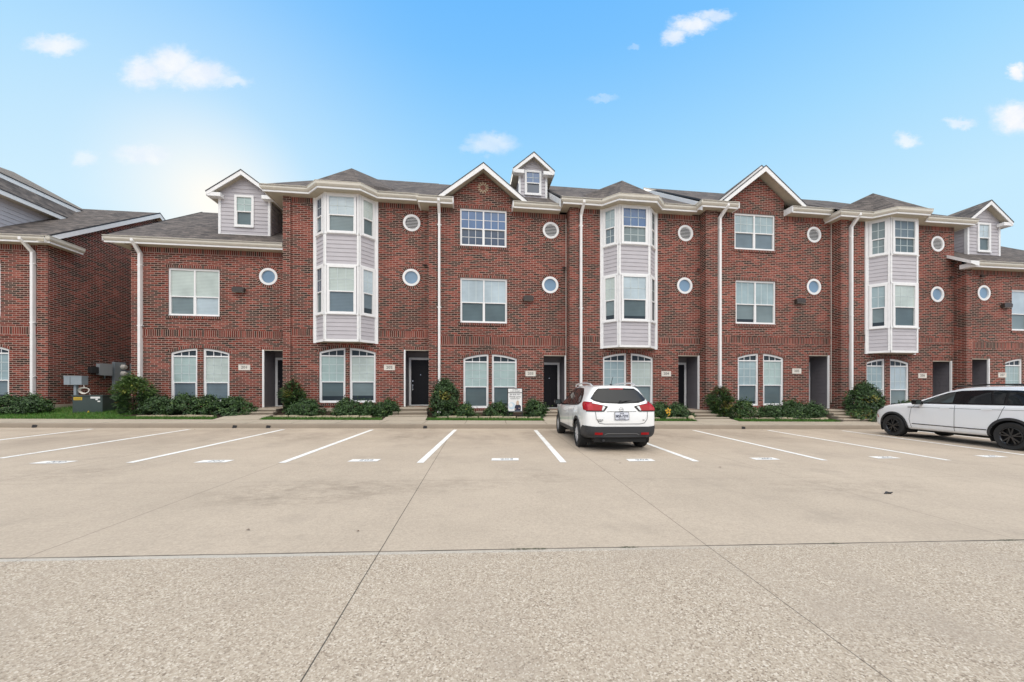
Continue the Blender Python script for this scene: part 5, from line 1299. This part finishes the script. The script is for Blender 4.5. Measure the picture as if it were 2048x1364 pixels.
decal(rg, bv, 'pane', 'glass', [(-.41,1.42),(.41,1.42),(.48,1.36),(.60,1.215),(.56,1.18),(.40,1.14),(0,1.125),(-.40,1.14),(-.56,1.18),(-.60,1.215),(-.48,1.36)], 'x', 1, .010, .05)
decal(rg, bv, 'brake_light', 'redlens', [(-.16,1.425),(.16,1.425),(.16,1.448),(-.16,1.448)], 'x', 1, .012)
b = MB(); b.bar((.10, .0, 1.15), (.20, -.36, 1.185), .018, .012, 'black'); b.tube([(.12, 0, 1.15), (.08, 0, 1.15)], .03, 'black', 8); b.build('wiper', A0)
decal(A0, bv, 'rear_bumper', 'clad', [(-.80,.36),(-.5,.31),(.5,.31),(.80,.36),(.80,.605),(.60,.585),(-.60,.585),(-.80,.605)], 'x', 1, .012, .05)
decal(A0, bv, 'bumper_trim', 'seam', strip2([(-.40,.40),(-.34,.43),(.34,.43),(.40,.40)], .02), 'x', 1, .018)
decal(A0, bv, 'tailgate_seam', 'seam', strip2([(-.60,.92),(-.585,.76),(-.52,.665),(-.40,.645),(.40,.645),(.52,.665),(.585,.76),(.60,.92)], .012), 'x', 1, .006, .05)
decal(A0, bv, 'tailgate_crease', 'seam', strip2([(-.34,.925),(.34,.925)], .010), 'x', 1, .006)
pl = decal(A0, bv, 'license_plate', 'plate', rect(-.155, .155, .745, .905), 'x', 1, .02); 
b = None; decal(pl, bv, 'plate_frame', 'black', rect(-.165, .165, .735, .915), 'x', 1, .016)
ptext(pl, bv, 'MSR-7299', .085, 'navy_ink', 0, .82, off=.027, sx=.78); ptext(pl, bv, 'TEXAS', .032, 'navy_ink', 0, .882, off=.027); ptext(pl, bv, 'The Lone Star State', .02, 'navy_ink', 0, .765, off=.027)
ptext(A0, bv, 'ROGUE', .042, 'ink', .50, .735); ptext(A0, bv, 'SPORT', .034, 'ink', .50, .70); ptext(A0, bv, 'SV', .042, 'ink', -.50, .73)
def px_(y, z): 
    h = bv.ray_cast(Vector((-3, y, z)), Vector((1, 0, 0)))[0]; return (h.x if h else 0)
b = MB(); zc = .985
b.tube([(px_(.052*math.cos(a), zc+.042*math.sin(a))-.012, .052*math.cos(a), zc+.042*math.sin(a)) for a in [6.283*k/20 for k in range(21)]], .008, 'alloy', 6, False); b.bar((px_(0, zc)-.016, -.06, zc), (px_(0, zc)-.016, .06, zc), .012, .014, 'alloy'); b.build('emblem', A0)
b = MB(); b.tube([(.80, 0, 1.535), (.80, 0, 1.57)], .03, 'black', 8); b.tube([(.80, 0, 1.56), (.70, -.02, 1.74)], .007, 'black', 6); b.build('antenna', A0)
b = MB(); b.box((.1, -.6, .22), (4.3, .6, .36), 'under'); b.tube([(-.0, .42, .27), (.3, .42, .27)], .03, 'black', 8); b.build('underbody', A0)
decal(A0, bv, 'windshield', 'glass', [(2.62,-.50),(3.36,-.62),(3.40,0),(3.36,.62),(2.62,.50),(2.58,0)], 'z', 1, .006)

# ---- larger crossover seen from its left side
B0 = thing('parked_car', 'long white crossover with black wheels and roof rails, cut by the right frame edge', 'car', (13.68+.86*math.cos(R(8.5))-.98*math.sin(R(8.5)), 7.51-.86*math.sin(R(8.5))-.98*math.cos(R(8.5)), gz(14.3)), R(90-8.5))
ax = (.98, 3.88); rw = .352
xs = [0, .03, .08, .18, .30, .42, .5, .7, .98, 1.4, 1.8, 2.2, 2.5, 2.8, 3.1, 3.35, 3.5, 3.75, 4.1, 4.4, 4.58, 4.68, 4.73, 4.75]
zt = [(0,.80),(.03,1.02),(.08,1.12),(.18,1.22),(.42,1.50),(.5,1.585),(.7,1.605),(1.2,1.64),(1.8,1.64),(2.2,1.61),(2.6,1.51),(3.3,1.17),(3.5,1.12),(4.1,1.05),(4.45,.96),(4.62,.84),(4.72,.68),(4.75,.56)]
zb_k = [(0,.40),(.1,.32),(.6,.26),(4.2,.25),(4.65,.28),(4.75,.40)]
hwk = [(0,.72),(.04,.80),(.12,.85),(.4,.885),(.98,.90),(3.4,.90),(4.1,.885),(4.45,.82),(4.62,.72),(4.71,.60),(4.75,.48)]
bk = [(0,.76),(.04,.98),(.1,1.07),(.5,1.11),(1.5,1.095),(3.0,1.08),(3.4,1.07),(4.1,1.0),(4.5,.88),(4.75,.55)]
wk = [(0,.70),(.3,.66),(.5,.63),(1.2,.66),(2.2,.66),(2.7,.66),(3.3,.74),(3.6,.78),(4.4,.72),(4.6,.6),(4.75,.42)]
body, bv = car_body(B0, xs, zt, zb_k, hwk, bk, wk, 'paint2', ax, rw)
for s in (1, -1):
    for x in ax: wheel(B0, x, s*.895, rw, s, 'blackalloy')
    decal(B0, bv, 'window_trim', 'gloss', [(.42,1.22),(.56,1.135),(1.2,1.125),(3.12,1.105),(3.20,1.125),(2.84,1.30),(2.48,1.445),(2.15,1.505),(1.6,1.525),(1.0,1.515),(.66,1.48)], 'y', s, .004)
    decal(B0, bv, 'side_window', 'glass2', [(2.24,1.15),(3.02,1.135),(3.05,1.15),(2.74,1.31),(2.42,1.435),(2.28,1.46)], 'y', s, .009)
    decal(B0, bv, 'side_window', 'glass', [(1.37,1.155),(2.08,1.15),(2.04,1.48),(1.60,1.492),(1.50,1.492)], 'y', s, .009)
    decal(B0, bv, 'side_window', 'glass', [(1.14,1.16),(1.33,1.155),(1.45,1.492),(1.18,1.488)], 'y', s, .009)
    decal(B0, bv, 'side_window', 'glass', [(.54,1.235),(.64,1.165),(1.08,1.16),(1.12,1.485),(.74,1.455)], 'y', s, .009)
    for q in ax: decal(B0, bv, 'arch_cladding', 'clad', arcp(q, rw*.98, rw*1.16, rw*1.34, -12, 192), 'y', s, .012, .05)
    decal(B0, bv, 'rocker', 'clad', [(ax[0]+rw*1.25,.255),(ax[1]-rw*1.25,.245),(ax[1]-rw*1.25,.285),(ax[0]+rw*1.25,.30)], 'y', s, .010)
    decal(B0, bv, 'side_stripe', 'gloss', strip2([(ax[0]+rw*1.33,.465),(3.28,.47)], .022), 'y', s, .012)
    decal(B0, bv, 'fender_garnish', 'gloss', strip2([(3.06,.995),(3.40,.985)], .022), 'y', s, .010)
    for q in ([(3.30,.28),(3.36,.6),(3.30,.95),(3.20,1.06)], [(2.18,.28),(2.16,.7),(2.16,1.09)], [(1.30,.60),(1.20,.80),(1.10,1.10)]): decal(B0, bv, 'door_seam', 'seam', strip2(q, .011), 'y', s, .004)
    decal(B0, bv, 'shoulder_line', 'seam', strip2([(.35,1.02),(1.4,1.005),(3.1,.99)], .008), 'y', s, .004)
    for q in ((2.27, 1.005), (1.32, 1.015)): decal(B0, bv, 'door_handle', 'paint2', strip2([(q[0], q[1]), (q[0]+.23, q[1]-.004)], .036), 'y', s, .024)
    decal(B0, bv, 'headlight', 'glass2', [(4.20,.93),(4.58,.78),(4.66,.82),(4.48,.92),(4.25,.985)], 'y', s, .008, .04); decal(B0, bv, 'side_marker', 'amber', [(4.40,.60),(4.43,.58),(4.50,.69),(4.47,.70)], 'y', s, .008, .04)
    decal(B0, bv, 'bumper_vent', 'gloss', [(4.62,.40),(4.68,.38),(4.72,.60),(4.70,.68)], 'y', s, .008, .04)
    decal(B0, bv, 'tail_light', 'redlens', [(.0,.98),(.40,1.02),(.44,1.10),(.0,1.10)], 'y', s, .010, .05)
    b = MB(); b.tube([(2.42, s*.64, 1.565), (2.3, s*.645, 1.625), (1.6, s*.65, 1.672), (1.0, s*.65, 1.668), (.66, s*.64, 1.64), (.58, s*.63, 1.595)], .020, 'gloss', 8); b.build('roof_rail', B0)
    mirror_part(B0, 3.0, s*.90, 1.155, s, 'gloss')
decal(B0, bv, 'windshield', 'glass2', [(2.58,-.56),(3.22,-.68),(3.27,0),(3.22,.68),(2.58,.56),(2.52,0)], 'z', 1, .006)
decal(B0, bv, 'grille', 'gloss', [(-.55,.62),(.55,.62),(.60,.74),(-.60,.74)], 'x', -1, .008, .06); decal(B0, bv, 'lower_grille', 'clad', [(-.62,.36),(.62,.36),(.58,.52),(-.58,.52)], 'x', -1, .008, .06)
decal(B0, bv, 'rear_window', 'glass', [(-.58,1.5),(.58,1.5),(.70,1.24),(-.70,1.24)], 'x', 1, .008, .06)
b = MB(); b.box((.1, -.6, .22), (4.5, .6, .38), 'under'); b.build('underbody', B0)
